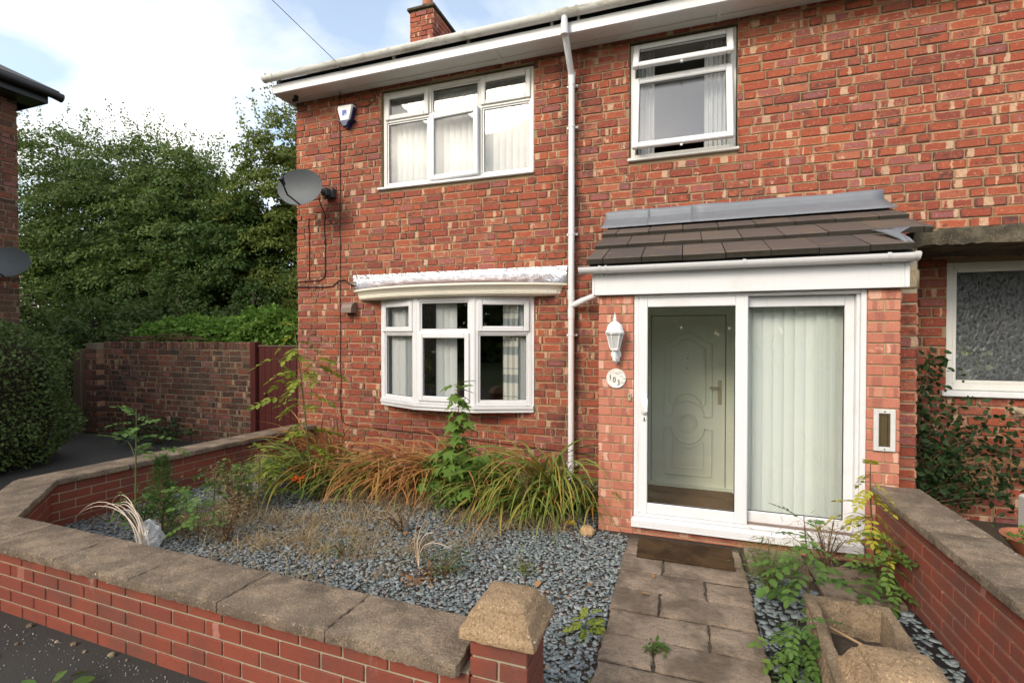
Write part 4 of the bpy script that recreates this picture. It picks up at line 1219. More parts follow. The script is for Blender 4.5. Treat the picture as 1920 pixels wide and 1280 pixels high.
digit('1', -.046, .005, .062); digit('0', -.014, -.012, .062); digit('3', .020, -.034, .062)
m = MB(); rr_ = random.Random(4)
for i in range(26):
    t = rr_.random(); a = R(100 - 135 * t); r_ = .058 + rr_.uniform(-.012, .012)
    x, z = r_ * math.cos(a), r_ * math.sin(a); s_ = rr_.uniform(.006, .012)
    m.lathe([(0, -.012), (s_, -.012), (s_ * .6, -.018), (0, -.0195)], (x, 0, z), 6, 'y')
m.build('flower_relief', 'plaque_white', pq, True)
m = MB(); m.box(-.420, -.396, PYF - .014, PYF + .0, 1.085, 1.15, .004); bell = m.build('bell_push', 'brass_pale')
tag(bell, 'small cream bell push on the pier beside the sliding door', 'bell push')
m = MB(); m.lathe([(0, 0), (.005, 0), (.005, -.004), (0, -.004)], (-.408, PYF - .014, 1.125), 10, 'y'); m.build('button', 'rubber', bell)
lp = empty('letter_plate', (1.327, PYF, .958), 'white framed brass letter plate set upright in the right pier', 'letterbox')
m = MB(); bars(m, -.064, .064, -.146, .146, .030, -.018, .002, .003); m.build('frame', 'painted_white', lp)
m = MB(); bars(m, -.034, .034, -.116, .116, .014, -.012, .001, .003); m.build('plate', 'brass_dull', lp)
m = MB(); m.box(-.020, .020, -.006, .0, -.102, .102, .002); m.build('flap', 'brass_dull', lp)
m = MB()
for z in (-.131, .131): m.lathe([(0, 0), (.005, 0), (.004, -.003), (0, -.003)], (0, -.018, z), 8, 'y')
m.build('screw', 'brass_dull', lp)

al = empty('alarm_box', (-4.10, FY, 4.43), 'white burglar alarm box with dark blue base and blue logo under the eaves', 'alarm box')
def alring(k, y): return [(x * k, y, z * k) for x, z in ((-.105, .135), (.105, .135), (.118, .105), (.062, -.085), (.028, -.145), (-.028, -.145), (-.062, -.085), (-.118, .105))]
m = MB(); m.loft([[(p[0], p[1], max(p[2], -.075)) for p in alring(1, 0)], [(p[0], p[1], max(p[2], -.075)) for p in alring(1, -.06)], [(p[0], p[1], max(p[2], -.07)) for p in alring(.9, -.085)]]); m.build('cover', 'alarm_white', al)
m = MB(); m.loft([[(p[0] * 1.02, p[1], p[2] if p[2] < 0 else -.06) for p in alring(1.01, 0)], [(p[0] * 1.02, p[1], p[2] if p[2] < 0 else -.06) for p in alring(1.01, -.065)], [(p[0] * .9, p[1], p[2] * .93 if p[2] < 0 else -.062) for p in alring(1, -.087)]]); m.build('strobe', 'alarm_blue', al)
m = MB(); m.prism([(-.118, .10), (-.122, .10), (-.07, -.08), (-.066, -.08)][::-1], 'y', -.05, -.0); m.prism([(.118, .10), (.124, .10), (.07, -.08), (.062, -.08)], 'y', -.062, -.0); m.build('side', 'alarm_blue', al)
m = MB(); m.box(-.032, .032, -.088, -.0855, -.005, .062); lg = m.build('logo', 'logo_blue', al)
m = MB(); m.box(.006, .028, -.0895, -.0882, -.001, .012); m.build('logo_print', 'alarm_white', lg)
def dish(loc, label, yaw, tilt, s_=1.0, arm=True):
    root = empty('satellite_dish', loc, label, 'satellite dish')
    X = Matrix.Rotation(R(yaw), 4, 'Z') @ Matrix.Rotation(R(tilt), 4, 'X')
    # reflector: axis along -y local, vertex at origin
    rings = []; nr, ns = 7, 36
    for side, off in ((0, 0), (1, .006)):
        rr = range(nr + 1) if side == 0 else range(nr, -1, -1)
        for k in rr:
            t = max(.02, k / nr)
            rings.append([X @ Vector((  .31 * s_ * t * math.cos(a), -.07 * t * t * s_ + off, .225 * s_ * t * math.sin(a))) for a in (2 * math.pi * i / ns for i in range(ns))])
    m = MB(); m.loft(rings); m.build('reflector', 'dish_grey', root, True)
    m = MB(); m.tube([X @ Vector((0, -.06, -.215 * s_)), X @ Vector((-.0, -.30, -.17)), X @ Vector((0, -.40, -.05))], .010, 8); m.build('arm', 'black_plastic', root, True)
    m = MB(); m.tube([X @ Vector((0, -.36, -.07)), X @ Vector((0, -.42, -.02)), X @ Vector((0, -.395, .0))], [.018, .03, .024], 10); m.build('receiver', 'black_plastic', root, True)
    m = MB()
    for (a, b) in ((-.03, .0), (.04, .005), (.01, -.105), (.03, -.135)): m.lathe([(0, 0), (.005, 0), (.004, -.004), (0, -.004)], X @ Vector((a * 1.0, -.012, b)), 8, 'y')
    m.build('bolt', 'brass_dull', root)
    return root, X
dr, X = dish((-4.515, 4.98, 3.455), 'grey satellite dish bracketed to the house corner below the alarm box', 8, -2)
m = MB(); m.tube([(0.02, .02, 0), (.10, .10, .005), (.17, .25, .01)], .02, 8); m.box(.10, .19, .20, .30, -.035, .055, .005); m.box(.06, .22, .28, .355, -.05, .07, .004); m.build('bracket', 'dark_steel', dr)
# vent hood
m = MB()
pr_ = [(0, .075), (-.05, .072), (-.095, .045), (-.118, .0), (-.122, -.062), (0, -.062)]
m.prism([(FY + p[0], 1.967 + p[1]) for p in pr_], 'x', -4.14, -3.985)
vent = tag(m.build('vent_hood', 'brown_plastic', None), 'brown plastic vent hood on the wall left of the bay window', 'vent')
m = MB(); m.box(-4.13, -3.995, FY - .115, FY - .01, 1.902, 1.9045); m.build('opening', 'rubber', vent)
m = MB(); m.tube([(-4.79, 5.17, 4.74), (-4.79, 5.17, 4.70), (-4.79, 5.12, 4.66)], [.028, .03, .02], 10); tag(m.build('security_light', 'black_plastic', None, True), 'small black sensor under the soffit at the house corner', 'sensor')
# cables
def cable(name, pts, label, r=.005, mat='black_cable', cat='cable'):
    m = MB(); m.tube(pts, r, 6); return tag(m.build(name, mat, None, True), label, cat)
def zig(x, z0, z1, n=14, y=FY - .006, j=.006):
    return [(x + random.gauss(0, j), y, z0 + (z1 - z0) * i / n) for i in range(n + 1)]
cable('wall_cable', zig(-4.235, 4.72, .62, 20, j=.004) + [(-4.22, FY - .006, .50), (-4.17, FY - .006, .455), (-4.05, FY - .006, .44), (-3.6, FY - .006, .43), (-3.0, FY - .006, .41), (-2.2, FY - .006, .37), (-1.4, FY - .006, .33), (-.9, FY - .006, .31)], 'long thin black cable dropping past the alarm box and along the foot of the wall', .0045)
cable('wall_cable', zig(-4.735, 3.18, 2.36, 8), 'black cable hanging straight down under the satellite dish', .006)
cable('wall_cable', [(-4.47, 5.2, 3.40), (-4.47, FY - .01, 3.2)] + zig(-4.475, 3.1, 2.45, 6) + [(-4.49, FY - .006, 2.38), (-4.56, FY - .006, 2.345), (-4.94, FY - .006, 2.335)], 'black cable curving down from the dish bracket to the house corner', .007)
cable('wall_cable', [(-4.94, FY - .006, 2.27), (-4.5, FY - .006, 2.25), (-4.36, FY - .006, 2.26), (-4.26, FY - .006, 2.33), (-4.16, FY - .008, 2.335), (-4.10, FY - .008, 2.285), (-4.03, FY - .01, 2.255), (-3.86, 5.28, 2.25)], 'black cable running sideways to the end of the foil flashing', .008)
cable('wall_cable', [(-4.05, FY - .006, 4.6), (-3.85, FY - .006, 4.53), (-3.70, FY - .006, 4.58), (-3.66, FY - .006, 4.72)], 'short looped cable above the alarm box', .004)
m = MB(); m.tube([(-3.90, 4.93, 4.84), (-4.1, 5.2, 4.78), (-4.235, FY - .01, 4.70)], .005, 6); m.tube([(-3.93, 4.93, 4.90), (-3.90, 4.94, 4.82)], .012, 8)
m.tube([(-3.90, 4.93, 4.85), (-4.21, 4.2, 5.24), (-4.85, 2.7, 6.06), (-5.8, .5, 7.30), (-7.2, -2.7, 9.3)], .0035, 6)
tag(m.build('overhead_wire', 'black_cable', None, True), 'overhead wire from the sky down to the gutter', 'wire')

# ================================================================== GARDEN WALLS
gw = empty('garden_wall', (0, 0, 0), 'low red brick garden wall with brown stone coping round the slate bed', 'wall')
def wall_section(parent, p, q, rows, seed, th=.215, course=.075, mort='grey_mortar', z0=-.005, ends=(0, 0)):
    d = Vector((q[0] - p[0], q[1] - p[1])); L = d.length
    m = MB(); m.box(ends[0] + .004, L - ends[1] - .004, -th / 2 + .007, th / 2 - .007, -.1, z0 + rows * course)
    o = m.build('wall_section', mort, parent)
    o.location = (p[0], p[1], 0); o.rotation_euler = (0, 0, math.atan2(d.y, d.x))
    o['_L'] = L
    rc = lay(ends[0], L - ends[1], z0, course, .225, .010, rows, 'stretcher')
    bricks(o, rc, 'red_facing_brick', th / 2, -th / 2, 300, jit=.0008, bev=.003, ch=.003, both=True, seed=seed)
    return o, L
A0, A1, A2, A3 = (-.738, 1.752), (-4.235, 1.836), (-5.065, 2.535), (-4.785, 5.335)
wall_section(gw, A1, A0, 5, 41)
wall_section(gw, A2, A1, 5, 42)
wall_section(gw, A2, A3, 5, 43)
rs = random.Random(17)
def coping(parent, poly, z0=.372, z1=.42):
    m = MB(); rough_slab(m, poly, z0, z1, .0032, .02, .005, rs, .001); return m.build('coping_stone', 'coping_stone', parent, True)
def along(p, q, a, b, half, gap=.0015):
    d = (Vector(q) - Vector(p)).normalized(); n = Vector((-d.y, d.x)); P = Vector(p)
    return [tuple(P + d * (a + gap) - n * half), tuple(P + d * (b - gap) - n * half), tuple(P + d * (b - gap) + n * half), tuple(P + d * (a + gap) + n * half)]
cuts = [.03, .63, 1.235, 1.83, 2.44, 3.02]
for a, b in zip(cuts[:-1], cuts[1:]): coping(gw, along(A0, A1, a, b, .152))
LF = (Vector(A1) - Vector(A0)).length
e0 = along(A0, A1, 3.02, LF, .152)
# mitred corner stones
i1 = (-4.165, 1.985); o1 = (-4.285, 1.69); i2 = (-4.915, 2.605); o2 = (-5.225, 2.47)
coping(gw, [e0[3], e0[0], i1 if False else e0[0], e0[3]][:0] or [tuple(Vector(A0) + (Vector(A1) - Vector(A0)).normalized() * 3.024 + Vector((-.025, -1)).normalized() * .152), (o1[0] + .004, o1[1]), (i1[0] + .004, i1[1]), tuple(Vector(A0) + (Vector(A1) - Vector(A0)).normalized() * 3.024 - Vector((-.025, -1)).normalized() * .152)])
coping(gw, [(o1[0] - .004, o1[1] + .003), (i1[0] - .004, i1[1] + .003), (i2[0] + .003, i2[1] - .005), (o2[0] + .003, o2[1] - .005)])
e = along(A2, A3, .62, 1.23, .152)
coping(gw, [(o2[0], o2[1] + .004), (i2[0], i2[1] + .004), e[0], e[3]][:2] + [tuple(Vector(e[0]) - Vector((0, .006))), tuple(Vector(e[3]) - Vector((0, .006)))])
LL = (Vector(A3) - Vector(A2)).length
for a, b in ((.62, 1.23), (1.23, 1.84), (1.84, 2.42), (2.42, LL)): coping(gw, along(A2, A3, a, b, .152))

rw = empty('garden_wall', (0, 0, 0), 'straight red brick garden wall running from the porch towards the viewer', 'wall')
wall_section(rw, (1.388, 1.45), (1.388, 4.075), 7, 44)
for a, b in ((0.0, .55), (.55, 1.16), (1.16, 1.76), (1.76, 2.622)):
    coping(rw, along((1.388, 1.45), (1.388, 4.075), a, b, .145), .522, .57)

def pier(cx, cy, label, seed):
    root = empty('gate_pier', (cx, cy, 0), label, 'gate pier')
    m = MB(); m.box(-.103, .103, -.103, .103, -.05, .52); core = m.build('core', 'grey_mortar', root)
    r = random.Random(seed)
    for k in range(7):
        a, b = -.005 + k * .075, -.005 + (k + 1) * .075 - .010
        if k % 2 == 0:
            for (y0, y1) in ((.004, -.110), (.110, -.004 + .010)):
                m = MB(); brick_geo(m, -.110, .110, a, b, y0 if y0 > y1 else y1, min(y0, y1), .003, .003, .0008, True, r); m.build('brick', 'red_facing_brick', root)
        else:
            for (x0, x1) in ((-.110, -.005), (.005, .110)):
                m = MB(); brick_geo(m, x0, x1, a, b, .110, -.110, .003, .003, .0008, True, r); m.build('brick', 'red_facing_brick', root)
    prof = [(.140, .514), (.147, .520), (.148, .540), (.143, .548), (.136, .553), (.128, .566), (.120, .588), (.112, .602), (.104, .606), (.101, .612), (.097, .614), (.094, .624), (.080, .633), (.050, .645), (.012, .652)]
    rings = []; n = 9
    for h, z in prof:
        pts = []
        for (ax, ay), (bx, by) in (((-1, -1), (1, -1)), ((1, -1), (1, 1)), ((1, 1), (-1, 1)), ((-1, 1), (-1, -1))):
            for j in range(n):
                t = j / n; x, y = (ax + (bx - ax) * t), (ay + (by - ay) * t)
                rr = h * (1 - (.035 if j == 0 else 0)) + r.gauss(0, .0013)
                pts.append((x * rr, y * rr, z + r.gauss(0, .0012)))
        rings.append(pts)
    m = MB(); m.loft(rings); m.build('cap', 'cap_stone', root, True)
    return root
pier(-.625, 1.752, 'brick gate pier with sandy pyramid cap at the end of the front wall', 51)
pier(.632, 1.76, 'sandy stone capped gate pier in front of the planter trough', 52)

# ================================================================== PATH
path = MB(); path.add([(-.385, 1.5, .036), (.385, 1.5, .036), (.385, 3.95, .036), (-.385, 3.95, .036)], [(0, 1, 2, 3)])
path.add([(.41, 3.40, .0121), (1.27, 3.40, .0121), (1.27, 4.05, .0121), (.41, 4.05, .0121)], [(0, 1, 2, 3)])
path = tag(path.build('path', 'soil', recalc=False), kind='structure')
ys = [3.90, 3.615, 3.36, 3.108, 2.858, 2.612, 2.375, 2.13, 1.885, 1.64, 1.40]
splits = [.16, -.12, .14, -.123, .138, -.128, .14, -.12, .135, -.12]
for i in range(len(ys) - 1):
    y1, y0 = ys[i] - .008, ys[i + 1] + .008; sx = splits[i]
    for (a, b) in ((-.392, sx - .006), (sx + .005, .394)):
        m = MB(); a += rs.uniform(-.008, .008) if a < -.3 else 0; b += rs.uniform(-.008, .008) if b > .3 else 0
        rough_slab(m, [(a, y0), (b, y0), (b, y1), (a, y1)], .014, .047 + rs.uniform(-.006, .006), .0035, .025, .009, rs, .0018); m.build('paving_slab', 'riven_slab', path, True)
for (a, b, y0, y1) in ((.43, .80, 3.62, 4.0), (.815, 1.24, 3.42, 3.86)):
    m = MB(); rough_slab(m, [(a, y0), (b, y0), (b, y1), (a, y1)], .014, .05, .004, .03, .006, rs, .001); m.build('paving_slab', 'riven_slab', path, True)
m = MB(); rough_slab(m, [(-.305, 3.56), (.335, 3.55), (.34, 3.885), (-.315, 3.885)], .048, .062, .003, .02, .003, rs, .001)
tag(m.build('doormat', 'coir', None, True), 'worn dark brown doormat at the porch step', 'doormat')

# ================================================================== PLANTER TROUGH
pt = empty('planter_trough', (.775, 2.52, 0), 'rectangular concrete planter trough with basket pattern sides beside the path', 'planter')
pt.rotation_euler = (0, 0, R(-3)); pt.scale = (1, 1, .9)
def rect(hx, hy, z, n=12, j=0.0):
    pts = []
    for (ax, ay), (bx, by) in (((-1, -1), (1, -1)), ((1, -1), (1, 1)), ((1, 1), (-1, 1)), ((-1, 1), (-1, -1))):
        for k in range(n):
            t = k / n; pts.append(((ax + (bx - ax) * t) * hx + rs.gauss(0, j), (ay + (by - ay) * t) * hy + rs.gauss(0, j), z + rs.gauss(0, j)))
    return pts
m = MB(); m.loft([rect(.165, .37, .01), rect(.168, .375, .02), rect(.185, .40, .27, j=.001), rect(.188, .403, .285, j=.003), rect(.182, .395, .295, j=.002), rect(.142, .355, .296, j=.004), rect(.136, .35, .285, j=.002), rect(.125, .335, .07), ], True, True)
m.build('trough', 'planter_concrete', pt, True)
m = MB()
for sx in (-1, 1):
    for row in range(9):
        for c in range(17):
            y = -.365 + c * .0455 + (.0227 if row % 2 else 0); z = .035 + row * .026
            if abs(y) > .375: continue
            xo = sx * (.169 + (z - .02) / .25 * .0165)
            m.box(xo - .005, xo + .005, y - .019, y + .019, z - .009, z + .009, .004)
tag(m.build('basket_relief', 'planter_concrete', pt), kind='stuff')
m = MB(); g = []
nx_, ny_ = 8, 18
for j in range(ny_ + 1):
    for i in range(nx_ + 1): g.append((-.13 + .26 * i / nx_, -.34 + .68 * j / ny_, .12 + rs.gauss(0, .008)))
m.add(g, [(j * (nx_ + 1) + i, j * (nx_ + 1) + i + 1, (j + 1) * (nx_ + 1) + i + 1, (j + 1) * (nx_ + 1) + i) for j in range(ny_) for i in range(nx_)])
m.build('soil', 'soil', pt, True, recalc=False)
m = MB(); m.tube([(.70, 2.80, .17), (.80, 2.62, .20), (.88, 2.50, .23)], .006, 6); tag(m.build('stick', 'stick', None), 'straight pale stick lying inside the planter trough', 'stick')

# ================================================================== LEFT LANE: WALL, GATE, POST
fwl = empty('boundary_wall', (0, 0, 0), 'tall sooty old brick boundary wall with brick on edge top beside the red gate', 'wall')
BY = 5.42
m = MB(); m.box(-9.0, -5.865, BY + .008, BY + .215, -.15, 1.50); bw = m.build('wall', 'sooty_mortar', fwl)
bricks(bw, lay(-9.0, -5.865, -.06, .0862, .226, .0145, 17, 'garden', seed=77, top=1.40), 'sooty_brick', BY + .03, BY, 280, jit=.003, bev=.004, ch=.007, seed=6)
bricks(bw, [(x, x + .066, 1.408, 1.512) for x in np.arange(-9.0, -5.93, .0765)], 'sooty_brick', BY + .22, BY - .004, 300, jit=.003, bev=.004, ch=.006, both=True, seed=7, name='coping_brick')
m = MB(); m.box(-9.27, -9.012, BY - .10, BY + .2, -.15, 1.49); bp = m.build('pier', 'sooty_mortar', fwl)
bricks(bp, [q for k in range(17) for q in ([(-9.275, -9.005, -.06 + k * .0862, .015 + k * .0862)] if k % 2 else [(-9.275, -9.145, -.06 + k * .0862, .015 + k * .0862), (-9.134, -9.005, -.06 + k * .0862, .015 + k * .0862)])], 'sooty_brick', BY + .21, BY - .11, 300, jit=.003, both=True, seed=9)
gt = empty('gate', (-5.36, BY, 0), 'dark red boarded side gate between boundary wall and house', 'gate')
for i in range(7):
    a = -.385 + i * .113
    m = MB(); m.box(a, a + .109, .03, .05, .03, 1.455, .004); m.build('board', 'gate_red', gt)
m = MB(); m.box(-.39, .41, .022, .058, 1.455, 1.475, .003); m.build('top_rail', 'old_timber', gt)
m = MB(); m.box(-.50, -.405, -.02, .10, -.05, 1.52, .006); m.build('post', 'gate_red', gt)
m = MB(); m.lathe([(0, 0), (.022, 0), (.026, -.01), (.02, -.03), (.008, -.036), (0, -.036)], (-.26, .03, .78), 12, 'y'); m.build('knob', 'brass_dull', gt, True)
m = MB(); m.box(-9.62, -9.42, BY - .1, BY, -.1, 1.385, .006); m.box(-9.41, -9.33, BY - .08, BY, -.1, 1.02, .006); tag(m.build('timber_post', 'old_timber'), 'weathered brown timber post between hedge and boundary wall', 'post')

# ================================================================== HOUSE ON THE LEFT
lh = empty('neighbour_house', (-9.2, 0, 0), 'end of a dark red brick house with black gutter at the left edge', 'house', rz=R(90))
m = MB(); m.box(-8, 4.43, .008, 7, -.1, 5.12); lw_ = m.build('wall', 'sooty_mortar', lh)
bricks(lw_, lay(2.9, 4.435, -.02, .086, .226, .011, 60, 'garden', seed=15, top=5.05), 'sooty_brick', .03, 0, 150, jit=.003, ch=.007, seed=16)
for i in range(2):
    pass
m = MB(); m.box(-8, 4.62, -.36, -.33, 5.02, 5.14); m.box(-8, 4.62, -.34, .0, 5.02, 5.04); m.box(4.60, 4.62, -.34, 7, 5.02, 5.14); m.build('eaves', 'dark_fascia', lh)
m = MB(); m.tube([(-8, -.42, 5.16), (4.70, -.42, 5.16)], .058, 12); m.tube([(4.66, -.42, 5.16), (4.76, -.42, 5.15)], [.06, .066], 12); m.build('gutter', 'black_plastic', lh, True)
m = MB(); rgs = [[(-8, -.44, 5.20), (4.72, -.44, 5.20), (4.72, 7.4, 5.20), (-8, 7.4, 5.20)], [(-8, -.44, 5.23), (4.72, -.44, 5.23), (4.72, 7.4, 5.23), (-8, 7.4, 5.23)], [(-4.5, 3.2, 7.2), (1.2, 3.2, 7.2), (1.2, 3.8, 7.2), (-4.5, 3.8, 7.2)]]
m.loft(rgs); m.build('roof', 'slate_roof', lh)
dl, X = dish((-8.93, 4.20, 2.62), 'grey satellite dish on the dark brick house at the left edge', 30, -12, .95)
m = MB(); m.box(-.26, -.0, .0, .06, -.04, .04); m.build('bracket', 'dark_steel', dl)

# ================================================================== YARD ON THE RIGHT
m = MB(); m.box(2.33, 2.65, 4.30, 4.62, 0.0, .46, .015); tag(m.build('painted_block', 'painted_white'), 'white painted block at the right edge beyond the garden wall', 'block')
bo = empty('plant_bowl', (2.02, 3.72, .02), 'shallow terracotta bowl of small green plants at the right edge', 'plant pot')
m = MB(); m.lathe([(0, 0), (.10, 0), (.17, .10), (.20, .14), (.185, .14), (.15, .09), (0, .085)], (0, 0, .16), 22); m.lathe([(0, 0), (.09, 0), (.08, .16), (0, .16)], (0, 0, 0), 14); m.build('bowl', 'terracotta', bo, True)
P = rng.normal(0, 1, (160, 3)) * (.07, .07, .012) + (0, 0, .30)
V, F, C = scatter(*OVATE, P, rng.normal(0, 1, (160, 3)) + (0, 0, .6), rng.normal(0, 1, (160, 3)), .03); np_mesh('foliage', V, F, 'pinnate_green', bo, C); bo.location = (2.17, 4.05, .02)
m = MB(); m.lathe([(0, 0), (.03, 0), (.034, -.01), (.03, -.03), (0, -.03)], (2.66, FY, .985), 14, 'y'); m.tube([(2.66, FY - .02, .985), (2.68, FY - .1, .97), (2.75, FY - .13, .96)], .016, 8); tag(m.build('outlet_pipe', 'brass_pale', None, True), 'short stub pipe with round collar on the wall at the right edge', 'pipe')

# ================================================================== SLATE CHIPS
def in_poly(P, poly):
    x, y = P[:, 0], P[:, 1]; ins = np.zeros(len(P), bool); n = len(poly)
    for i in range(n):
        (x1, y1), (x2, y2) = poly[i], poly[(i + 1) % n]
        c = ((y1 > y) != (y2 > y)) & (x < (x2 - x1) * (y - y1) / (y2 - y1 + 1e-12) + x1); ins ^= c
    return ins
BED = [(-4.15, 1.96), (-.745, 1.87), (-.74, 1.86), (-.40, 1.86), (-.40, 3.99), (-.68, 4.02), (-.68, 5.32), (-4.68, 5.32), (-4.92, 2.62)]
STRIP = [(.405, 1.66), (1.27, 1.66), (1.27, 3.62), (.405, 3.60)]
chip_T = []
for k in range(10):
    n = random.randint(4, 6); an = np.sort((np.arange(n) + rng.uniform(-.32, .32, n)) * 2 * math.pi / n); rr = rng.uniform(.30, .64, n)
    x, y = rr * np.cos(an) * rng.uniform(.6, .95), rr * np.sin(an)
    tv = [(a, b, 0) for a, b in zip(x, y)] + [(a * .95, b * .95, 1) for a, b in zip(x, y)]
    tf = [tuple(range(n, 2 * n))] + [(i, (i + 1) % n, n + (i + 1) % n, n + i) for i in range(n)]
    chip_T.append((tv, tf))
def chips(P, zmax, smin, smax, rlo=0.0, rhi=1.0):
    parts = []
    idx = rng.integers(0, len(chip_T), len(P))
    for k, (tv, tf) in enumerate(chip_T):
        p = P[idx == k]; M = len(p)
        az = rng.uniform(0, 2 * math.pi, M); nrm = rng.normal(0, .24, (M, 3)); nrm[:, 2] = 1
        d = np.stack([np.cos(az), np.sin(az), rng.normal(0, .1, M)], 1)
        S = smin + (smax - smin) * rng.random(M) ** 1.7
        p3_ = np.column_stack([p, .006 + rng.random(M) ** 1.5 * zmax])
        parts.append(scatter(tv, tf, p3_, d, nrm, S, S, rlo + (rhi - rlo) * rng.random(M), S * rng.uniform(.07, .16, M)))
    return merge(parts)
def rand_in(poly, n):
    xs = [p[0] for p in poly]; ys_ = [p[1] for p in poly]
    P = np.column_stack([rng.uniform(min(xs), max(xs), n), rng.uniform(min(ys_), max(ys_), n)])
    return P[in_poly(P, poly)]
V, F, C = chips(rand_in(BED, 62000), .020, .012, .042)
tag(np_mesh('slate_chips', V, F, 'slate_chip', None, C), 'blue grey slate chippings covering the front garden bed', 'slate chips', kind='stuff')
P = rand_in(STRIP, 2600)
d_ = np.abs(P[:, 0] - .775); P = P[~((d_ < .20) & (P[:, 1] > 2.1) & (P[:, 1] < 2.95))]
P = P[~((P[:, 0] > .40) & (P[:, 1] > 3.40) & (P[:, 0] > .78))]
V, F, C = chips(P, .02, .022, .07, 0, .55)
tag(np_mesh('slate_chips', V, F, 'slate_chip', None, C), 'slate chippings over black membrane between planter and right wall', 'slate chips', kind='stuff')
sheet('membrane', [(.41, 1.6), (1.275, 1.6), (1.275, 3.40), (.41, 3.40)], .0165, 'membrane')

# ================================================================== PLANTS
def leafdata(name, parts, mat):
    V, F, C = merge(parts); o = np_mesh(name, V, F, mat, None, C); d = o.data; bpy.data.objects.remove(o); return d
def thin(P, r=.02):
    """a rachis as a flat three-sided sliver along points P"""
    P = np.asarray(P, float); n = len(P); V = np.concatenate([P + (r, 0, 0), P - (r, 0, 0), P - (0, 0, r * 1.4)])
    F = np.array([(a * n + i, a * n + i + 1, b * n + i + 1, b * n + i) for a, b in ((0, 1), (1, 2), (2, 0)) for i in range(n - 1)])
    C = np.full((len(V), 4), .5); C[:, 0] = .3
    return V, [F], C
def pinnate(mat, pairs=5, droop=.25, lw=.42, ll=.30):
    ts = np.linspace(.25, .95, pairs); P, D, S = [], [], []
    def pos(t): return np.array([0, t, -droop * t * t])
    for t in ts:
        for s_ in (-1, 1):
            P.append(pos(t) + (0, rng.uniform(-.02, .02), 0)); D.append((s_ * 1.0, .55 + rng.uniform(-.2, .2), -.1 + rng.uniform(-.25, .1))); S.append(ll * (1.05 - .35 * abs(t - .5)) * rng.uniform(.85, 1.1))
    P.append(pos(1.0)); D.append((0, 1, -.4)); S.append(ll)
    P, D, S = np.array(P), np.array(D), np.array(S)
    nr = rng.normal(0, .25, (len(P), 3)); nr[:, 2] = 1
    return leafdata('leaf', [scatter(*OVATE, P, D, nr, S, S * lw * 1.6, .4 + rng.normal(0, .18, len(P)).clip(-.3, .4)), thin([pos(t) for t in np.linspace(0, 1, 6)], .006)], mat)
MAPLE = [(0, 0, 0)] + [(math.sin(R(a)) * r_, .35 + math.cos(R(a)) * r_, z) for a, r_, z in ((-165, .33, -.03), (-120, .42, .02), (-100, .25, .03), (-62, .60, 0), (-35, .28, .04), (-12, .45, .03), (0, .68, -.05), (12, .45, .03), (35, .28, .04), (62, .60, 0), (100, .25, .03), (120, .42, .02), (165, .33, -.03))]
MAPLE_F = [(14, i, i + 1) for i in range(1, 13)] + [(14, 13, 1)]
MAPLE_V = MAPLE + [(0, .35, .05)]
def maple(mat):
    ar = lambda *a: np.array([a], float)
    return leafdata('leaf', [scatter(MAPLE_V, MAPLE_F, ar(0, .45, -.05), ar(0, 1, -.35), ar(0, .3, 1), 1.0, 1.0, np.array([.45])), thin([(0, 0, 0), (0, .25, .02), (0, .45, -.05)], .012)], mat)
def put_leaf(data, parent, loc, az, pitch, size, roll=0):
    o = bpy.data.objects.new('leaf', data); COL.objects.link(o); o.parent = parent
    o.matrix_basis = Matrix.Translation(loc) @ Matrix.Rotation(az - math.pi / 2, 4, 'Z') @ Matrix.Rotation(pitch, 4, 'X') @ Matrix.Rotation(roll, 4, 'Y') @ Matrix.Scale(size, 4)
    return o
def bez(pts, n):
    pts = [Vector(p) for p in pts]; out = []
    for i in range(n + 1):
        t = i / n; q = pts[:]
        while len(q) > 1: q = [q[j].lerp(q[j + 1], t) for j in range(len(q) - 1)]
        out.append(q[0])
    return out
def sapling(name, loc, ctrl, r0, label, cat, leafset, n, t0, size, pitch=(-.2, .5), stem='green_stem', seed=1, branches=()):
    r = random.Random(seed)
    root = empty(name, loc, label, cat)
    S = bez(ctrl, 24)
    m = MB(); m.tube(S, [r0 * (1 - .75 * i / 24) for i in range(25)], 6)
    sites = []
    for i in range(n):
        t = t0 + (1 - t0) * (i + r.random() * .6) / n
        sites.append((S[min(24, int(t * 24))], 2.4 * i + r.uniform(-.4, .4), t))
    for (tb, az, L, up, nl) in branches:
        p = S[int(tb * 24)]; q = p + Vector((math.cos(az) * L, math.sin(az) * L, up)); B = bez([p, (p + q) / 2 + Vector((0, 0, .05)), q], 8)
        m.tube(B, [r0 * .4 * (1 - .6 * i / 8) for i in range(9)], 5)
        for i in range(nl): sites.append((B[min(8, 2 + i * 6 // max(1, nl - 1) if nl > 1 else 8)], az + (1 if i % 2 else -1) * r.uniform(.3, 1.1), .7))
    m.build('stem', stem, root, True)
    for (p, az, t) in sites:
        put_leaf(r.choice(leafset), root, p, az, r.uniform(*pitch) + (.5 if t > .95 else 0), size * r.uniform(.75, 1.2) * (1.05 - .35 * t), r.uniform(-.35, .35))
    return root
PIN = [pinnate('pinnate_leaf', 5), pinnate('pinnate_leaf', 4, .35), pinnate('pinnate_leaf', 6, .2)]
PING = [pinnate('pinnate_green', 6, .25, .42, .26), pinnate('pinnate_green', 5, .3, .45, .27), pinnate('pinnate_green', 4, .2, .5, .3)]
PINY = [pinnate('pinnate_yellow', 6, .25), pinnate('pinnate_yellow', 5, .35)]
MAP = [maple('maple_leaf'), maple('maple_leaf')]
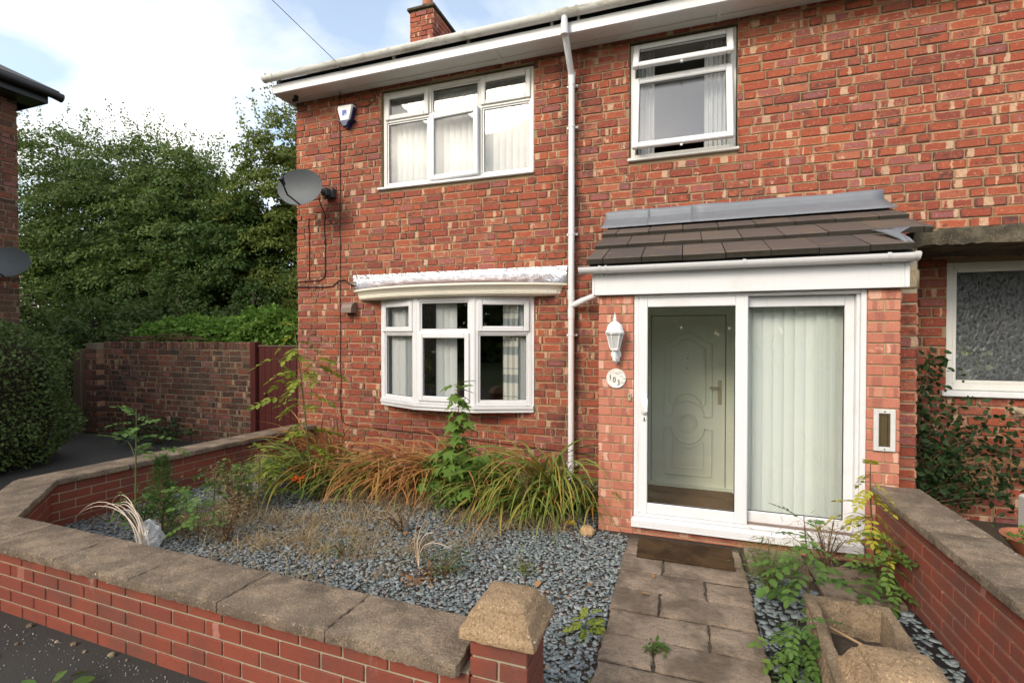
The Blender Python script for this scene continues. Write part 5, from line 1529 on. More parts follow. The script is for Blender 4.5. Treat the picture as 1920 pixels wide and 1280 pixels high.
sapling('ash_sapling', (-3.50, 3.98, 0), [(0, 0, 0), (-.10, .02, .6), (-.16, .04, 1.2), (-.30, .05, 1.80)], .012, 'tall thin sapling with yellow green leaflets in front of the house corner', 'sapling', PIN, 19, .30, .34, (-.5, .15), 'green_stem', 3, [(.62, 2.9, .45, .32, 4), (.70, .2, .22, .18, 3), (.5, 3.6, .2, .1, 2)])
sapling('maple_sapling', (-1.98, 4.15, 0), [(0, 0, 0), (.02, 0, .4), (0, 0, .8), (.02, -.02, 1.22)], .009, 'bushy green maple sapling in front of the bay window', 'sapling', MAP, 105, .10, .165, (-.9, .1), 'brown_stem', 4, [(.3, .3, .26, .15, 14), (.3, 3.3, .28, .12, 14), (.45, 4.5, .2, .1, 12), (.2, 5.2, .30, .1, 14), (.42, 2.5, .24, .14, 12), (.22, 3.8, .32, .08, 14), (.35, 4.7, .28, .1, 12), (.4, .1, .24, .1, 10)])
sapling('rowan_sapling', (-4.28, 2.80, 0), [(0, 0, 0), (.0, 0, .4), (.01, 0, .7), (.02, 0, 1.02)], .009, 'young sapling with dusty green leaflets rising above the left garden wall', 'sapling', PING, 11, .70, .24, (-.1, .6), 'green_stem', 5, [(.55, 2.9, .16, .14, 2), (.6, .5, .14, .06, 2)])
sapling('ash_sapling', (1.19, 3.70, 0), [(0, 0, 0), (-.04, -.05, .25), (-.10, -.12, .5), (-.10, -.15, .86)], .008, 'sapling turning yellow between the porch and the right garden wall', 'sapling', PINY, 16, .38, .20, (-.6, .2), 'brown_stem', 6, [(.6, 3.4, .14, .05, 3)])
sapling('elder_sapling', (1.14, 3.56, 0), [(0, 0, 0), (.0, -.02, .15), (.03, -.04, .3), (.06, -.06, .42)], .008, 'low leafy green plant at the foot of the yellowing sapling', 'plant', PING, 26, .15, .20, (-.5, .2), 'green_stem', 7)
sapling('ash_sapling', (.655, 3.02, 0), [(0, 0, 0), (.0, .03, .2), (.0, .05, .40), (-.02, .06, .62)], .008, 'green sapling standing at the back corner of the planter trough', 'sapling', PING, 18, .3, .23, (-.4, .3), 'brown_stem', 8, [(.5, 3.0, .12, .06, 3)])
sapling('elder_sapling', (.52, 2.62, 0), [(0, 0, 0), (.0, -.0, .1), (-.01, -.02, .22), (-.01, -.04, .30)], .007, 'low green leafy plant against the side of the planter trough', 'plant', PING, 30, .1, .18, (-.5, .2), 'green_stem', 9)
sapling('elder_sapling', (.84, 2.36, .12), [(0, 0, 0), (.0, -.0, .06), (.02, -.02, .12), (.03, -.02, .18)], .005, 'small yellow green plant growing inside the planter trough', 'plant', PIN, 8, .1, .14, (-.3, .4), 'green_stem', 10)
sapling('elder_sapling', (-.50, 2.63, 0), [(0, 0, 0), (.0, -.0, .05), (.02, -.02, .09), (.03, -.02, .13)], .004, 'small bright green weed at the left edge of the path', 'weed', PIN, 9, .1, .12, (-.2, .4), 'green_stem', 11)
sapling('elder_sapling', (-3.72, 3.62, 0), [(0, 0, 0), (.02, -.0, .2), (.04, -.02, .4), (.03, -.02, .52)], .006, 'leafy yellow green seedling beside the left garden wall', 'plant', PIN, 18, .25, .22, (-.3, .3), 'green_stem', 12)
sapling('elder_sapling', (-3.55, 2.78, 0), [(0, 0, 0), (.0, -.0, .2), (.01, -.02, .35), (.0, -.02, .46)], .006, 'thin seedling with round green leaflets in front of the dry grass', 'plant', PING, 14, .3, .22, (-.2, .4), 'brown_stem', 13)
sapling('elder_sapling', (-4.10, 3.10, 0), [(0, 0, 0), (.0, -.0, .1), (.01, -.02, .2), (.0, -.02, .30)], .006, 'dark leafy weed at the foot of the left garden wall', 'plant', PING, 14, .1, .17, (-.4, .3), 'brown_stem', 14)

# crocosmia clumps
def clump(loc, n, L, w, mat, label, lean=None, seed=1, spread=.16, e0=(.7, 1.45), e1=(-1.1, -.2), flower=False):
    g = np.random.default_rng(seed)
    root = empty('crocosmia_clump', loc, label, 'plant', 'strap leaved clumps along the house wall')
    n = int(n * 1.15); L *= 1.2; w *= 1.5
    P = np.column_stack([g.normal(0, spread, n), g.normal(0, spread * .6, n), np.zeros(n)])
    az = g.uniform(0, 2 * math.pi, n)
    if lean is not None: az = g.normal(lean, .9, n)
    V, F, C = ribbons(P, az, g.uniform(.6, 1.15, n) * L, g.uniform(*e0, n), g.uniform(*e1, n), g.uniform(.6, 1.1, n) * w, 9, 1.3, g.random(n))
    tag(np_mesh('foliage', V, F, mat, root, C), kind='stuff')
    if flower:
        m = MB(); S = bez([(.1, -.25, .1), (.14, -.42, .34), (.18, -.55, .27)], 10); m.tube(S, .003, 5); m.build('flower_stem', 'green_stem', root)
        Q = np.array([S[10] + Vector((random.gauss(0, .03), random.gauss(0, .02), random.gauss(0, .012))) for _ in range(26)])
        V, F, C = scatter(*OVATE, Q, g.normal(0, 1, (26, 3)), g.normal(0, 1, (26, 3)), .035, .02); np_mesh('flower', V, F, 'orange_petal', root, C)
    return root
D_ = -math.pi / 2
clump((-3.62, 4.25, 0), 150, .75, .020, 'strap_green', 'green arching clump with orange flowers beside the left garden wall', D_ - .3, 1, .2, flower=True)
clump((-3.95, 4.75, 0), 60, .85, .016, 'strap_brown', 'tall thin brown clump at the house corner', D_ + .2, 2, .12, (1.1, 1.5), (-.6, .4))
clump((-3.25, 4.38, 0), 120, .74, .017, 'strap_brown', 'brown flopping clump left of the maple, nearest the tall sapling', D_, 3, .22)
clump((-2.72, 4.40, 0), 125, .76, .017, 'strap_brown', 'wide dry brown clump under the left half of the bay window', D_ - .2, 4, .22)
clump((-2.30, 4.52, 0), 150, .86, .017, 'strap_brown', 'tallest dry brown clump just left of the maple sapling', D_ - .9, 5, .2, (.9, 1.4))
clump((-1.72, 4.60, 0), 130, .80, .019, 'strap_green', 'green and orange clump just right of the maple sapling', D_ + .3, 6, .2)
clump((-1.42, 4.35, 0), 150, .72, .020, 'strap_green', 'broad green and orange clump spilling over the slate', D_ - .3, 7, .2)
clump((-1.16, 4.42, 0), 60, 1.05, .022, 'strap_green', 'tall upright green clump beside the white downpipe', D_, 8, .06, (1.25, 1.52), (-1.3, -.3))
clump((-1.10, 4.22, 0), 70, .62, .020, 'strap_green', 'small drooping green clump below the downpipe', D_, 9, .1)
clump((-.86, 4.55, 0), 120, .60, .018, 'strap_green', 'dense dark green clump in the corner by the porch', D_ + .2, 10, .14)
clump((-2.98, 4.45, 0), 110, .74, .017, 'strap_green', 'greener strap leaves between two brown clumps under the bay window', D_, 11, .2)

def weed(name, loc, rad, h, n, mat, size, label, cat='weed', seed=1, stems=8, flat=1.0, tmpl=OVATE, wd=.6, stem='brown_stem', bias=.5):
    g = np.random.default_rng(seed); root = empty(name, loc, label, cat)
    m = MB(); tips = []
    for i in range(stems):
        a = g.uniform(0, 6.28); r_ = rad * g.uniform(.2, 1) ; tip = Vector((math.cos(a) * r_, math.sin(a) * r_, h * g.uniform(.6, 1)))
        S = bez([(0, 0, 0), (tip.x * .3, tip.y * .3, tip.z * .6), tip], 6); m.tube(S, [.004 * (1 - .6 * k / 6) + .001 for k in range(7)], 4); tips.append(S)
    m.build('stem', stem, root)
    ii = g.integers(0, stems, n); tt = g.random(n) ** bias * 6
    P = np.array([list(tips[i][min(6, int(t) + 1)]) for i, t in zip(ii, tt)]) + g.normal(0, 1, (n, 3)) * (rad * .28, rad * .28, h * .06)
    P[:, 2] = np.maximum(P[:, 2], .01)
    d = g.normal(0, 1, (n, 3)); d[:, 2] *= .5; nr = g.normal(0, .5, (n, 3)); nr[:, 2] += 1
    S_ = size * g.uniform(.6, 1.3, n)
    V, F, C = scatter(*tmpl, P, d, nr, S_, S_ * wd, g.random(n))
    tag(np_mesh('foliage', V, F, mat, root, C), kind='stuff')
    return root
NEEDLE = ([(0, 0, 0), (.06, .3, 0), (0, 1, .1), (-.06, .3, 0)], [(0, 1, 2, 3)])
# conifer seedling
cr_ = empty('conifer_seedling', (-3.86, 2.72, 0), 'small feathery dark conifer seedling near the front wall', 'conifer')
m = MB(); m.tube([(0, 0, 0), (.01, 0, .3), (0, 0, .64)], [.008, .006, .002], 6); m.build('stem', 'brown_stem', cr_)
n = 1700; t = rng.random(n) ** .8; hh = t * .66; rad = (.17 * (1 - t) + .02) * (.45 + .75 * rng.random(int(n / 40) + 1)[(t * n / 40).astype(int)]) * rng.random(n) ** .6; a = rng.uniform(0, 6.28, n)
P = np.column_stack([rad * np.cos(a), rad * np.sin(a), hh]); d = np.column_stack([np.cos(a), np.sin(a), rng.uniform(.4, 1.4, n)])
V, F, C = scatter(*RHOMB, P, d, rng.normal(0, 1, (n, 3)), rng.uniform(.03, .075, n), .006); tag(np_mesh('foliage', V, F, 'conifer_leaf', cr_, C), kind='stuff')
weed('bramble', (-1.95, 4.0, 0), .28, .30, 200, 'weed_leaf', .05, 'low green bramble at the foot of the maple sapling', 'bramble', 21, 9)
weed('bramble', (-3.95, 3.55, 0), .30, .42, 330, 'weed_leaf', .045, 'tangled green weeds along the left garden wall', 'weed', 22, 14)
weed('bramble', (-3.35, 3.85, 0), .16, .22, 120, 'weed_leaf', .05, 'small leafy weed below the tall sapling', 'weed', 23, 6)
weed('bramble', (-3.95, 2.62, 0), .22, .40, 130, 'weed_leaf', .05, 'pale straggly weed in front of the conifer seedling', 'weed', 24, 9)
weed('weed_tuft', (-1.50, 2.92, 0), .20, .16, 420, 'weed_leaf', .035, 'reddish green weed tuft in the middle of the slate', 'weed', 25, 12, tmpl=NEEDLE, wd=1.2)
weed('weed_tuft', (-1.62, 2.84, 0), .13, .05, 90, 'dead_leaf', .035, 'small patch of red brown leaves beside the weed tuft', 'leaves', 26, 6)
weed('weed_tuft', (-1.02, 3.15, 0), .12, .10, 130, 'green_grass', .045, 'small pale grass tuft on the open slate', 'weed', 27, 8, tmpl=NEEDLE, wd=1.0)
weed('weed_tuft', (-2.35, 2.95, 0), .20, .14, 160, 'weed_leaf', .03, 'thin green weed among the dry grass', 'weed', 28, 8, tmpl=NEEDLE, wd=1.2)
weed('weed_tuft', (.52, 3.40, 0), .18, .30, 900, 'green_grass', .06, 'feathery grey green weed right of the doormat', 'weed', 29, 16, tmpl=NEEDLE, wd=.8)
weed('weed_tuft', (.90, 3.72, .04), .22, .34, 500, 'dry_grass', .05, 'dry seeding weed against the porch sill', 'weed', 30, 16, tmpl=NEEDLE, wd=.8)
weed('weed_tuft', (-.42, 1.98, 0), .14, .12, 260, 'green_grass', .05, 'grassy weed at the near left corner of the path', 'weed', 31, 12, tmpl=NEEDLE, wd=.8)
weed('weed_tuft', (-.115, 2.52, .03), .05, .05, 50, 'weed_leaf', .03, 'tiny green weed growing in a path joint', 'weed', 32, 5)
weed('pavement_weed', (-2.60, 1.36, 0), .11, .07, 26, 'weed_leaf', .075, 'broad leaved green weed in the asphalt outside the front wall', 'weed', 33, 7)
weed('bramble', (-7.4, 5.15, 0), .75, .35, 420, 'rose_leaf', .07, 'dark weeds at the foot of the boundary wall', 'weed', 34, 22)
weed('bramble', (-9.3, 5.0, 0), .35, .40, 200, 'rose_leaf', .07, 'dark weeds at the foot of the timber post', 'weed', 35, 12)

weed('bramble', (-4.25, 3.05, 0), .22, .34, 260, 'weed_leaf', .04, 'leafy weed against the left wall behind the conifer', 'weed', 41, 10)
weed('bramble', (-3.75, 3.30, 0), .24, .46, 300, 'pinnate_green', .038, 'light green bushy weed midway along the left wall', 'weed', 42, 12)
weed('bramble', (-4.05, 3.95, 0), .26, .44, 300, 'weed_leaf', .04, 'leafy green weed where the left wall nears the clumps', 'weed', 43, 12)
weed('weed_tuft', (-3.35, 2.85, 0), .22, .34, 420, 'dry_grass', .05, 'dry branching weed skeleton beside the thin seedling', 'weed', 44, 14, tmpl=NEEDLE, wd=.8)
weed('weed_tuft', (-3.62, 3.20, 0), .18, .42, 380, 'dry_grass', .05, 'dry feathery weed skeleton in front of the left wall', 'weed', 45, 14, tmpl=NEEDLE, wd=.8)
weed('weed_tuft', (-2.15, 3.45, 0), .20, .26, 260, 'dry_grass', .045, 'dry brown weed skeleton in the middle of the bed', 'weed', 46, 12, tmpl=NEEDLE, wd=.8)
# climbing plant on the neighbour's wall
rv = empty('climbing_plant', (1.95, 5.2, 0), 'dark green climbing plant below the patterned glass window', 'climber')
m = MB(); rr_ = random.Random(12); tips = []
for i in range(46):
    x1 = rr_.uniform(-.22, .9) ; z1 = rr_.uniform(.35, 1.45) if x1 < .15 else rr_.uniform(.25, 1.12 - .25 * x1)
    S = bez([(-.15 + rr_.uniform(-.05, .1), .05, .02), (-.1 + x1 * .3, -.15 + rr_.uniform(-.1, .1), z1 * 1.0), (x1, -.02 + rr_.uniform(-.18, .06), z1)], 10)
    m.tube(S, [.006 * (1 - .7 * k / 10) for k in range(11)], 4); tips.append(S)
m.build('stem', 'brown_stem', rv)
n = 1900; P = []
for k in range(n):
    S = rr_.choice(tips); q = S[min(10, int((rr_.random() ** .55) * 10.99))]; P.append((q.x + rr_.gauss(0, .06), min(q.y + rr_.gauss(0, .05), .12), max(.15, q.z + rr_.gauss(0, .06))))
P = np.array(P); d = rng.normal(0, 1, (n, 3)); d[:, 2] -= .5; nr = rng.normal(0, .6, (n, 3)); nr[:, 1] -= 1
S_ = rng.uniform(.03, .068, n); V, F, C = scatter(*OVATE, P, d, nr, S_, S_ * .75); tag(np_mesh('foliage', V, F, 'rose_leaf', rv, C), kind='stuff')

# dry grass over the bed
def blades(centres, per, sx, sy, L, w, mat, name, label, e0=(.2, 1.4), zb=.01):
    P = np.concatenate([np.column_stack([rng.normal(cx, sx * s_, int(per * s_)), rng.normal(cy_, sy * s_, int(per * s_)), np.full(int(per * s_), zb)]) for cx, cy_, s_ in centres])
    P = P[in_poly(P, BED)]; n = len(P)
    V, F, C = ribbons(P, rng.uniform(0, 6.28, n), L * rng.uniform(.4, 1.3, n), rng.uniform(*e0, n), rng.uniform(-1.3, .6, n), w * rng.uniform(.6, 1.3, n), 5, 1.2, rng.random(n), tip=.35)
    return tag(np_mesh(name, V, F, mat, None, C), label, 'dry grass', kind='stuff')
gp = random.Random(44)
blades([(gp.gauss(-2.75, .62), gp.gauss(3.0, .42), gp.uniform(.35, 1.3)) for _ in range(44)], 105, .10, .09, .17, .0042, 'dry_grass', 'dry_grass', 'tangled dry straw coloured grass over the slate bed')
blades([(-1.35, 3.95, .6), (-1.75, 3.9, .5), (-2.9, 4.0, .8), (-2.4, 4.05, .8), (-3.2, 3.95, .6), (-1.0, 3.95, .4), (-3.8, 3.0, .8), (-3.9, 3.4, .7)], 520, .20, .16, .22, .005, 'dry_grass', 'dead_foliage', 'withered brown leaf litter at the foot of the clumps')
# seed heads: wispy dry plumes beside the left wall
for (x, y, h, lb) in ((-3.72, 3.05, .52, 'pale wispy seed head plume nearest the conifer'), (-3.55, 3.35, .55, 'pale wispy seed head plume further along the left wall'), (-1.28, 3.98, .42, 'dry grey seed head among the green clumps')):
    root = empty('seed_head', (x, y, 0), lb, 'seed head')
    m = MB(); m.tube(bez([(0, 0, 0), (.01, 0, h * .5), (.02, 0, h)], 8), [.004] * 8 + [.002], 5); m.build('stem', 'brown_stem', root)
    n = 240; P = np.column_stack([rng.normal(0, .025, n), rng.normal(0, .025, n), h * (.5 + .5 * rng.random(n))])
    V, F, C = ribbons(P, rng.uniform(0, 6.28, n), rng.uniform(.03, .09, n), rng.uniform(.2, 1.3, n), rng.uniform(-1, .5, n), np.full(n, .0022), 4, 1, rng.random(n), tip=.4); tag(np_mesh('plume', V, F, 'dry_grass', root, C), kind='stuff')
# bleached stems arching by the front wall
wh = empty('dead_stems', (-3.62, 2.40, 0), 'bleached white arching dead stems behind the front wall', 'stems')
rr_ = random.Random(8)
for i in range(9):
    x1, y1 = -.95 + rr_.uniform(0, .55), rr_.uniform(.0, .40)
    S = bez([(rr_.uniform(-.03, .06), rr_.uniform(-.03, .05), 0), (.02, .02, .34 + rr_.uniform(-.08, .10)), (x1 * .55, y1 * .5, .50 + rr_.uniform(-.14, .08)), (x1, y1, .16 + rr_.uniform(-.05, .08))], 14)
    m = MB(); m.tube(S, [.0055 * (1 - .7 * k / 14) for k in range(15)], 5); m.build('stem', 'dry_white_stem', wh, True)
ds = empty('dead_stems', (-1.72, 2.98, 0), 'thin dry arching stems rising from the weed tuft', 'stems')
for i in range(9):
    a = rr_.uniform(0, 6.28); L = rr_.uniform(.2, .45)
    S = bez([(0, 0, 0), (-.10 + .06 * math.cos(a), .05, .24), (math.cos(a) * L * .7 - .05, math.sin(a) * L * .6 + .15, .38 * rr_.uniform(.4, 1))], 10)
    m = MB(); m.tube(S, .0025, 4); m.build('stem', rr_.choice(['dry_white_stem', 'stick', 'brown_stem']), ds)
# plastic bag
V = []; F = []
m = MB(); rr_ = random.Random(2); rings = []
for k in range(8):
    t = k / 7; rings.append([((.10 * math.sin(math.pi * min(.95, .2 + t * .75)) + rr_.gauss(0, .012)) * math.cos(a), (.08 * math.sin(math.pi * min(.95, .2 + t * .75)) + rr_.gauss(0, .012)) * math.sin(a), .20 * t + rr_.gauss(0, .01)) for a in (2 * math.pi * i / 14 for i in range(14))])
m.loft(rings); o = m.build('plastic_bag', 'clear_bag', None); o.location = (-3.80, 2.58, .02); tag(o, 'crumpled clear plastic bag in the corner behind the front wall', 'plastic bag')
m = MB(); m.box(-.13, .13, -.012, .012, 0, .012, .002); o = m.build('wood_strip', 'stick'); o.location = (-3.12, 3.90, .03); o.rotation_euler = (0, 0, R(12)); tag(o, 'short pale strip of wood lying on the slate', 'wood')
m = MB(); rings = []
for z, k in ((0, .7), (.02, 1), (.05, .95), (.075, .6)): rings.append([(.065 * k * math.cos(a) * random.uniform(.8, 1.1), .045 * k * math.sin(a) * random.uniform(.8, 1.1), z) for a in (2 * math.pi * i / 9 for i in range(9))])
m.loft(rings); o = m.build('stone', 'sandstone', None); o.location = (-.72, 3.90, .015); tag(o, 'orange sandstone lump on the slate beside the porch', 'stone')
m = MB(); rings = []
for z, k in ((0, 1), (.012, 1.02), (.02, .7)): rings.append([(.06 * k * math.cos(a) * random.uniform(.8, 1.1), .03 * k * math.sin(a) * random.uniform(.7, 1.2), z + random.gauss(0, .006)) for a in (2 * math.pi * i / 9 for i in range(9))])
m.loft(rings); o = m.build('wrapper', 'yellow_wrapper'); o.location = (-.90, 4.06, .03); tag(o, 'crumpled yellow wrapper under the corner clump', 'litter')
# bits along the foot of the front wall and stray leaves
rr_ = random.Random(31)
for i in range(13):
    x = -3.7 + i * .14 + rr_.uniform(-.03, .03); s_ = rr_.uniform(.008, .022)
    m = MB(); m.loft([[(s_ * k * math.cos(a) * rr_.uniform(.75, 1.2), s_ * k * .8 * math.sin(a) * rr_.uniform(.75, 1.2), s_ * z) for a in (2 * math.pi * j / 7 for j in range(7))] for z, k in ((0, .8), (.4, 1.0), (.9, .6))])
    o = m.build('pebble', rr_.choice(['coping_stone', 'coping_stone', 'padstone', 'planter_concrete'])); o.location = (x, 1.83 - .024 * (x + 4.2) - .135 - rr_.random() ** 2 * .15, 0)
    tag(o, 'small broken pebble along the foot of the front wall', 'pebble', 'pebbles along the foot of the front wall')
for i in range(22):
    if i < 14: x, y, z = rr_.uniform(-4.0, -.5), rr_.uniform(2.1, 4.0), .035
    elif i < 17: x, y, z = rr_.uniform(-.35, .35), rr_.uniform(1.9, 3.5), .052
    else: x, y, z = rr_.uniform(-3.6, -2.2), rr_.uniform(1.35, 1.58), .006
    o = bpy.data.objects.new('fallen_leaf', MAP[0] if False else LEAFD) if i else None
    if i == 0:
        ar = lambda *a: np.array([a], float)
        V, F, C = scatter(*OVATE, ar(0, 0, 0), ar(0, 1, .1), ar(.1, .1, 1), .06, .05); o = np_mesh('fallen_leaf', V, F, 'dead_leaf', None, C); LEAFD = o.data
    else: COL.objects.link(o)
    o.location = (x, y, z); o.rotation_euler = (rr_.uniform(-.4, .4), rr_.uniform(-.4, .4), rr_.uniform(0, 6.28)); s_ = rr_.uniform(.5, 1.1); o.scale = (s_, s_, s_)
    tag(o, ['fallen brown leaf lying on the slate bed', 'fallen brown leaf lying on the paved path', 'fallen brown leaf on the asphalt outside the front wall'][0 if i < 14 else 1 if i < 17 else 2], 'leaf', 'fallen brown leaves')

n = 1500; P = np.column_stack([rng.uniform(-4.2, 1.5, n), 1.64 - rng.random(n) ** 2 * 1.2, np.full(n, .001)])
az = rng.uniform(0, 6.28, n); nr = rng.normal(0, .3, (n, 3)); nr[:, 2] = 1; S = rng.uniform(.003, .011, n)
V, F, C = scatter(*chip_T[0], P, np.column_stack([np.cos(az), np.sin(az), 0 * az]), nr, S, S, rng.random(n), S * .5)
tag(np_mesh('grit', V, F, 'slate_chip', None, C), 'loose grit scattered on the asphalt', 'grit', kind='stuff')
# ================================================================== HEDGE, VINE, TREES
def shell_leaves(n, centre, rad, size, squash=(1, 1, 1), power=6, up=.3, inward=.12, wd=.6, zmin=.05, tmpl=RHOMB, bump=.1):
    d = rng.normal(0, 1, (n, 3)); d /= np.linalg.norm(d, axis=1, keepdims=True)
    # superellipsoid: boxy round mass
    k = (np.abs(d) ** power).sum(1) ** (-1 / power)
    lump = 1 + bump * np.sin(d[:, 0] * 7 + 1) * np.sin(d[:, 1] * 8 + 2) * np.sin(d[:, 2] * 9) + rng.normal(0, .012, n)
    P = d * (k * lump * (1 - inward * rng.random(n) ** 2))[:, None] * np.array(rad) + np.array(centre)
    ok = P[:, 2] > zmin; P, d = P[ok], d[ok]
    nr = d * .8 + rng.normal(0, .6, P.shape) + (0, 0, up); ax = rng.normal(0, 1, P.shape) + d * .7
    S = size * rng.uniform(.6, 1.35, len(P))
    return scatter(*tmpl, P, ax, nr, S, S * wd)
def blob(mb, c, rad, power, f=.9, nu=20, nv=14, zmin=0):
    rings = []
    for j in range(1, nv):
        th = math.pi * j / nv; ring = []
        for i in range(nu):
            ph = 2 * math.pi * i / nu; d = np.array([math.sin(th) * math.cos(ph), math.sin(th) * math.sin(ph), math.cos(th)])
            k = (np.abs(d) ** power).sum() ** (-1 / power) * f * random.uniform(.96, 1.02); p = d * k * np.array(rad) + np.array(c); ring.append((p[0], p[1], max(zmin, p[2])))
        rings.append(ring)
    mb.loft(rings)
hd = empty('hedge', (-8.35, 2.9, 0), 'large rounded dark green privet hedge at the left edge', 'hedge')
c_, r_ = (0, 0, .72), (1.12, 1.42, 1.10)
m = MB(); blob(m, c_, r_, 3.2, .90); m.build('branches', 'hedge_wood', hd)
V, F, C = shell_leaves(42000, c_, r_, .048, power=3.2, inward=.14, wd=.55); np_mesh('foliage', V, F, 'hedge_leaf', hd, C)
n = 500; d = rng.normal(0, 1, (n, 3)); d[:, 2] = np.abs(d[:, 2]) + .3; d /= np.linalg.norm(d, axis=1, keepdims=True)

vn = empty('creeper', (-7.2, 6.0, 1.2), 'bright green creeper spilling over the top of the boundary wall', 'creeper')
parts = []; m = MB()
for (x, y, z, rx, ry, rz) in ((-1.35, .15, .25, .60, .45, .36), (-.65, .1, .34, .75, .5, .38), (.1, .12, .32, .7, .5, .36), (.95, .15, .40, .62, .5, .44), (1.45, .2, .30, .45, .4, .40)):
    parts.append(shell_leaves(7000, (x, y, z), (rx, ry, rz), .075, power=2, inward=.3, wd=.6, zmin=-.3, up=.9, bump=.18)); blob(m, (x, y, z - .05), (rx, ry, rz), 2, .75, 12, 8, -.4)
V, F, C = merge(parts); np_mesh('foliage', V, F, 'vine_leaf', vn, C); m.build('branches', 'hedge_wood', vn)
m = MB(); rr_ = random.Random(3)
for i in range(40):
    x = rr_.uniform(-1.9, -.3); y = rr_.uniform(-.5, -.2); m.tube(bez([(x, y, .32 + rr_.uniform(-.02, .05)), (x + .3, y - .05, .40 + rr_.uniform(-.05, .1)), (x + rr_.uniform(.3, .9), y, .30 + rr_.uniform(0, .12))], 6), .006, 4)
m.build('dead_twigs', 'brown_stem', vn)

def tree(loc, h, rx, mat, label, n_cl=560, per=130, leaf=.104, seed=1, base=.12, shoots=30, wd=.62):
    g = np.random.default_rng(seed); r = random.Random(seed)
    root = empty('tree', loc, label, 'tree', 'trees beyond the boundary wall')
    m = MB(); tr = bez([(0, 0, 0), (.1, 0, h * .4), (0, .1, h * .92)], 12); m.tube(tr, [.17 * (1 - .9 * i / 12) + .01 for i in range(13)], 8)
    for i in range(16):
        p = tr[2 + i * 9 // 16]; a = r.uniform(0, 6.28); L = rx * r.uniform(.5, .9) * (1 - .5 * i / 16)
        m.tube(bez([p, p + Vector((math.cos(a) * L * .5, math.sin(a) * L * .5, L * .35)), p + Vector((math.cos(a) * L, math.sin(a) * L, L * .4))], 6), [.05 * (1 - .85 * k / 6) for k in range(7)], 5)
    m.build('trunk', 'bark', root, True)
    cz, rz = h * (base + 1) / 2, h * (1 - base) / 2
    d = g.normal(0, 1, (n_cl, 3)); d /= np.linalg.norm(d, axis=1, keepdims=True)
    rad = g.random(n_cl) ** .45
    Cc = d * rad[:, None] * (rx, rx, rz)
    Cc[:, :2] *= (1.06 - .30 * (Cc[:, 2:3] / rz))       # broader low down, narrower top
    Cc[:, 2] += cz
    cr_s = g.uniform(.32, .72, n_cl) * (rx / 3)
    # leaves of each spray lie in a flat disc that tips outwards
    idx = np.repeat(np.arange(n_cl), per); n = len(idx)
    a = g.uniform(0, 6.28, n); q = np.sqrt(g.random(n)) * cr_s[idx]
    out = d.copy(); out[:, 2] = 0; out /= np.linalg.norm(out, axis=1, keepdims=True) + 1e-6
    off = np.column_stack([q * np.cos(a), q * np.sin(a), g.normal(0, .045, n)])
    off[:, 2] -= .42 * (off[:, :2] * out[idx][:, :2]).sum(1) + .25 * q * q / (cr_s[idx] + .01)
    P = Cc[idx] + off
    nr = g.normal(0, .42, (n, 3)); nr[:, 2] += 1; nr += out[idx] * .35
    ax = off + g.normal(0, .2, (n, 3)); ax[:, 2] -= .1
    S = leaf * g.uniform(.6, 1.3, n)
    tone = np.clip(g.random(n_cl)[idx] * .45 + g.random(n) * .55, 0, 1)
    parts = [scatter(*RHOMB, P, ax, nr, S, S * wd, tone)]
    # leading shoots that break the outline
    for i in range(shoots):
        aa = r.uniform(0, 6.28); k = r.random() ** .6 * rx * .75; b = Vector((math.cos(aa) * k, math.sin(aa) * k, cz + rz * math.sqrt(max(0, 1 - (k / rx) ** 2)) * .93)); L = r.uniform(.4, 1.1)
        n2 = 34; t = g.random(n2); Q = np.column_stack([b.x + t * L * .25 * math.cos(aa) + g.normal(0, .05, n2), b.y + t * L * .25 * math.sin(aa) + g.normal(0, .05, n2), b.z + t * L])
        d2 = g.normal(0, 1, (n2, 3)); d2[:, 2] += .5
        parts.append(scatter(*RHOMB, Q, d2, g.normal(0, 1, (n2, 3)), leaf * g.uniform(.5, 1.0, n2), leaf * .5, np.clip(.5 + g.random(n2) * .5, 0, 1)))
    V, F, C = merge(parts); np_mesh('crown', V, F, mat, root, C)
    return root
tree((-20.6, 10.9, 0), 8.9, 3.5, 'tree_leaf', 'tall dark tree right beside the house at the left edge', seed=1)
tree((-17.1, 11.7, 0), 8.3, 3.1, 'tree_leaf', 'dark beech like tree with spiky top in the middle of the trees', seed=2, shoots=60)
tree((-14.6, 11.2, 0), 7.5, 2.3, 'tree_leaf', 'dark tree right of the spiky topped tree', seed=3, n_cl=400)
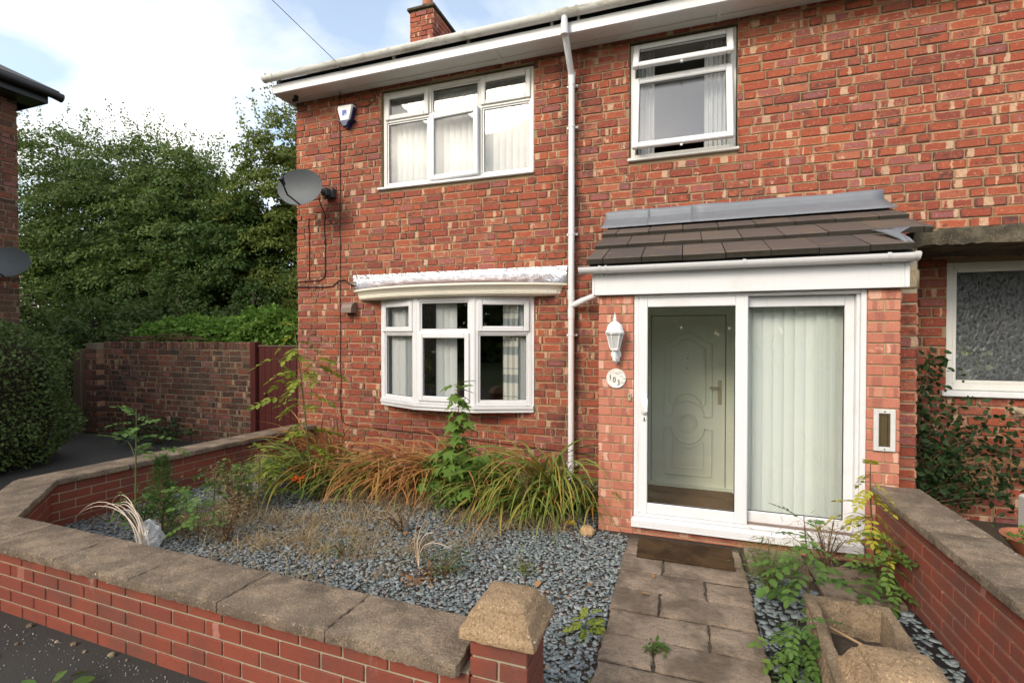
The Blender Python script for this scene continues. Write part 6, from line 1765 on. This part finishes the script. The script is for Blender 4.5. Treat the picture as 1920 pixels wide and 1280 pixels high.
tree((-12.3, 10.6, 0), 5.7, 1.6, 'tree_leaf_cool', 'lower cool green tree behind the red gate', seed=4, n_cl=300, per=110)
tree((-11.2, 12.0, 0), 8.6, 1.9, 'tree_leaf_light', 'tallest yellow green tree against the house corner', seed=5, shoots=40, n_cl=460, per=120)
tree((-23.2, 14.6, 0), 9.6, 3.4, 'tree_leaf', 'dark tree furthest back on the left', seed=6, n_cl=330, per=90, leaf=.11)
tree((-19.2, 15.2, 0), 9.0, 3.2, 'tree_leaf', 'dark tree furthest back in the centre gap', seed=7, n_cl=330, per=90, leaf=.11)
for i, (x, y, h, rx, mt, lb) in enumerate(((-16.2, 7.6, 3.3, 1.7, 'tree_leaf', 'dark shrub between the hedge and the tall left tree'), (-13.2, 9.4, 4.0, 1.7, 'tree_leaf_cool', 'taller shrub in front of the dark trees'), (-13.2, 7.6, 2.5, 1.5, 'tree_leaf', 'dark shrub behind the timber post'), (-11.2, 8.2, 2.7, 1.5, 'tree_leaf', 'dark shrub behind the creeper'), (-9.3, 8.6, 2.9, 1.3, 'tree_leaf_cool', 'cool green shrub behind the gate'), (-8.3, 10.2, 4.2, 1.3, 'tree_leaf_light', 'small light green tree close to the house corner'))):
    o = tree((x, y, 0), h, rx, mt, lb, n_cl=150, per=70, leaf=.10, seed=20 + i, base=-.1, shoots=8); o.name = 'shrub'; o['category'] = 'shrub'; o['group'] = 'shrubs beyond the boundary wall'
# unseen tree belt added behind the viewer to darken the window reflections
n = 20000; P = np.column_stack([rng.uniform(-45, 45, n), rng.uniform(-23, -17, n), rng.random(n) ** 1.0 * 5.4]); P[:, 2] *= .8 + .3 * np.sin(P[:, 0] * .35) + .15 * np.sin(P[:, 0] * 1.1)
V, F, C = scatter(*RHOMB, P, rng.normal(0, 1, (n, 3)), rng.normal(0, 1, (n, 3)) + (0, .6, .4), rng.uniform(.5, 1.1, n), rng.uniform(.4, .8, n))
tag(np_mesh('unseen_tree_belt', V, F, 'tree_leaf', None, C), 'unseen belt of trees added across the road to darken the window reflections', 'trees', kind='stuff')
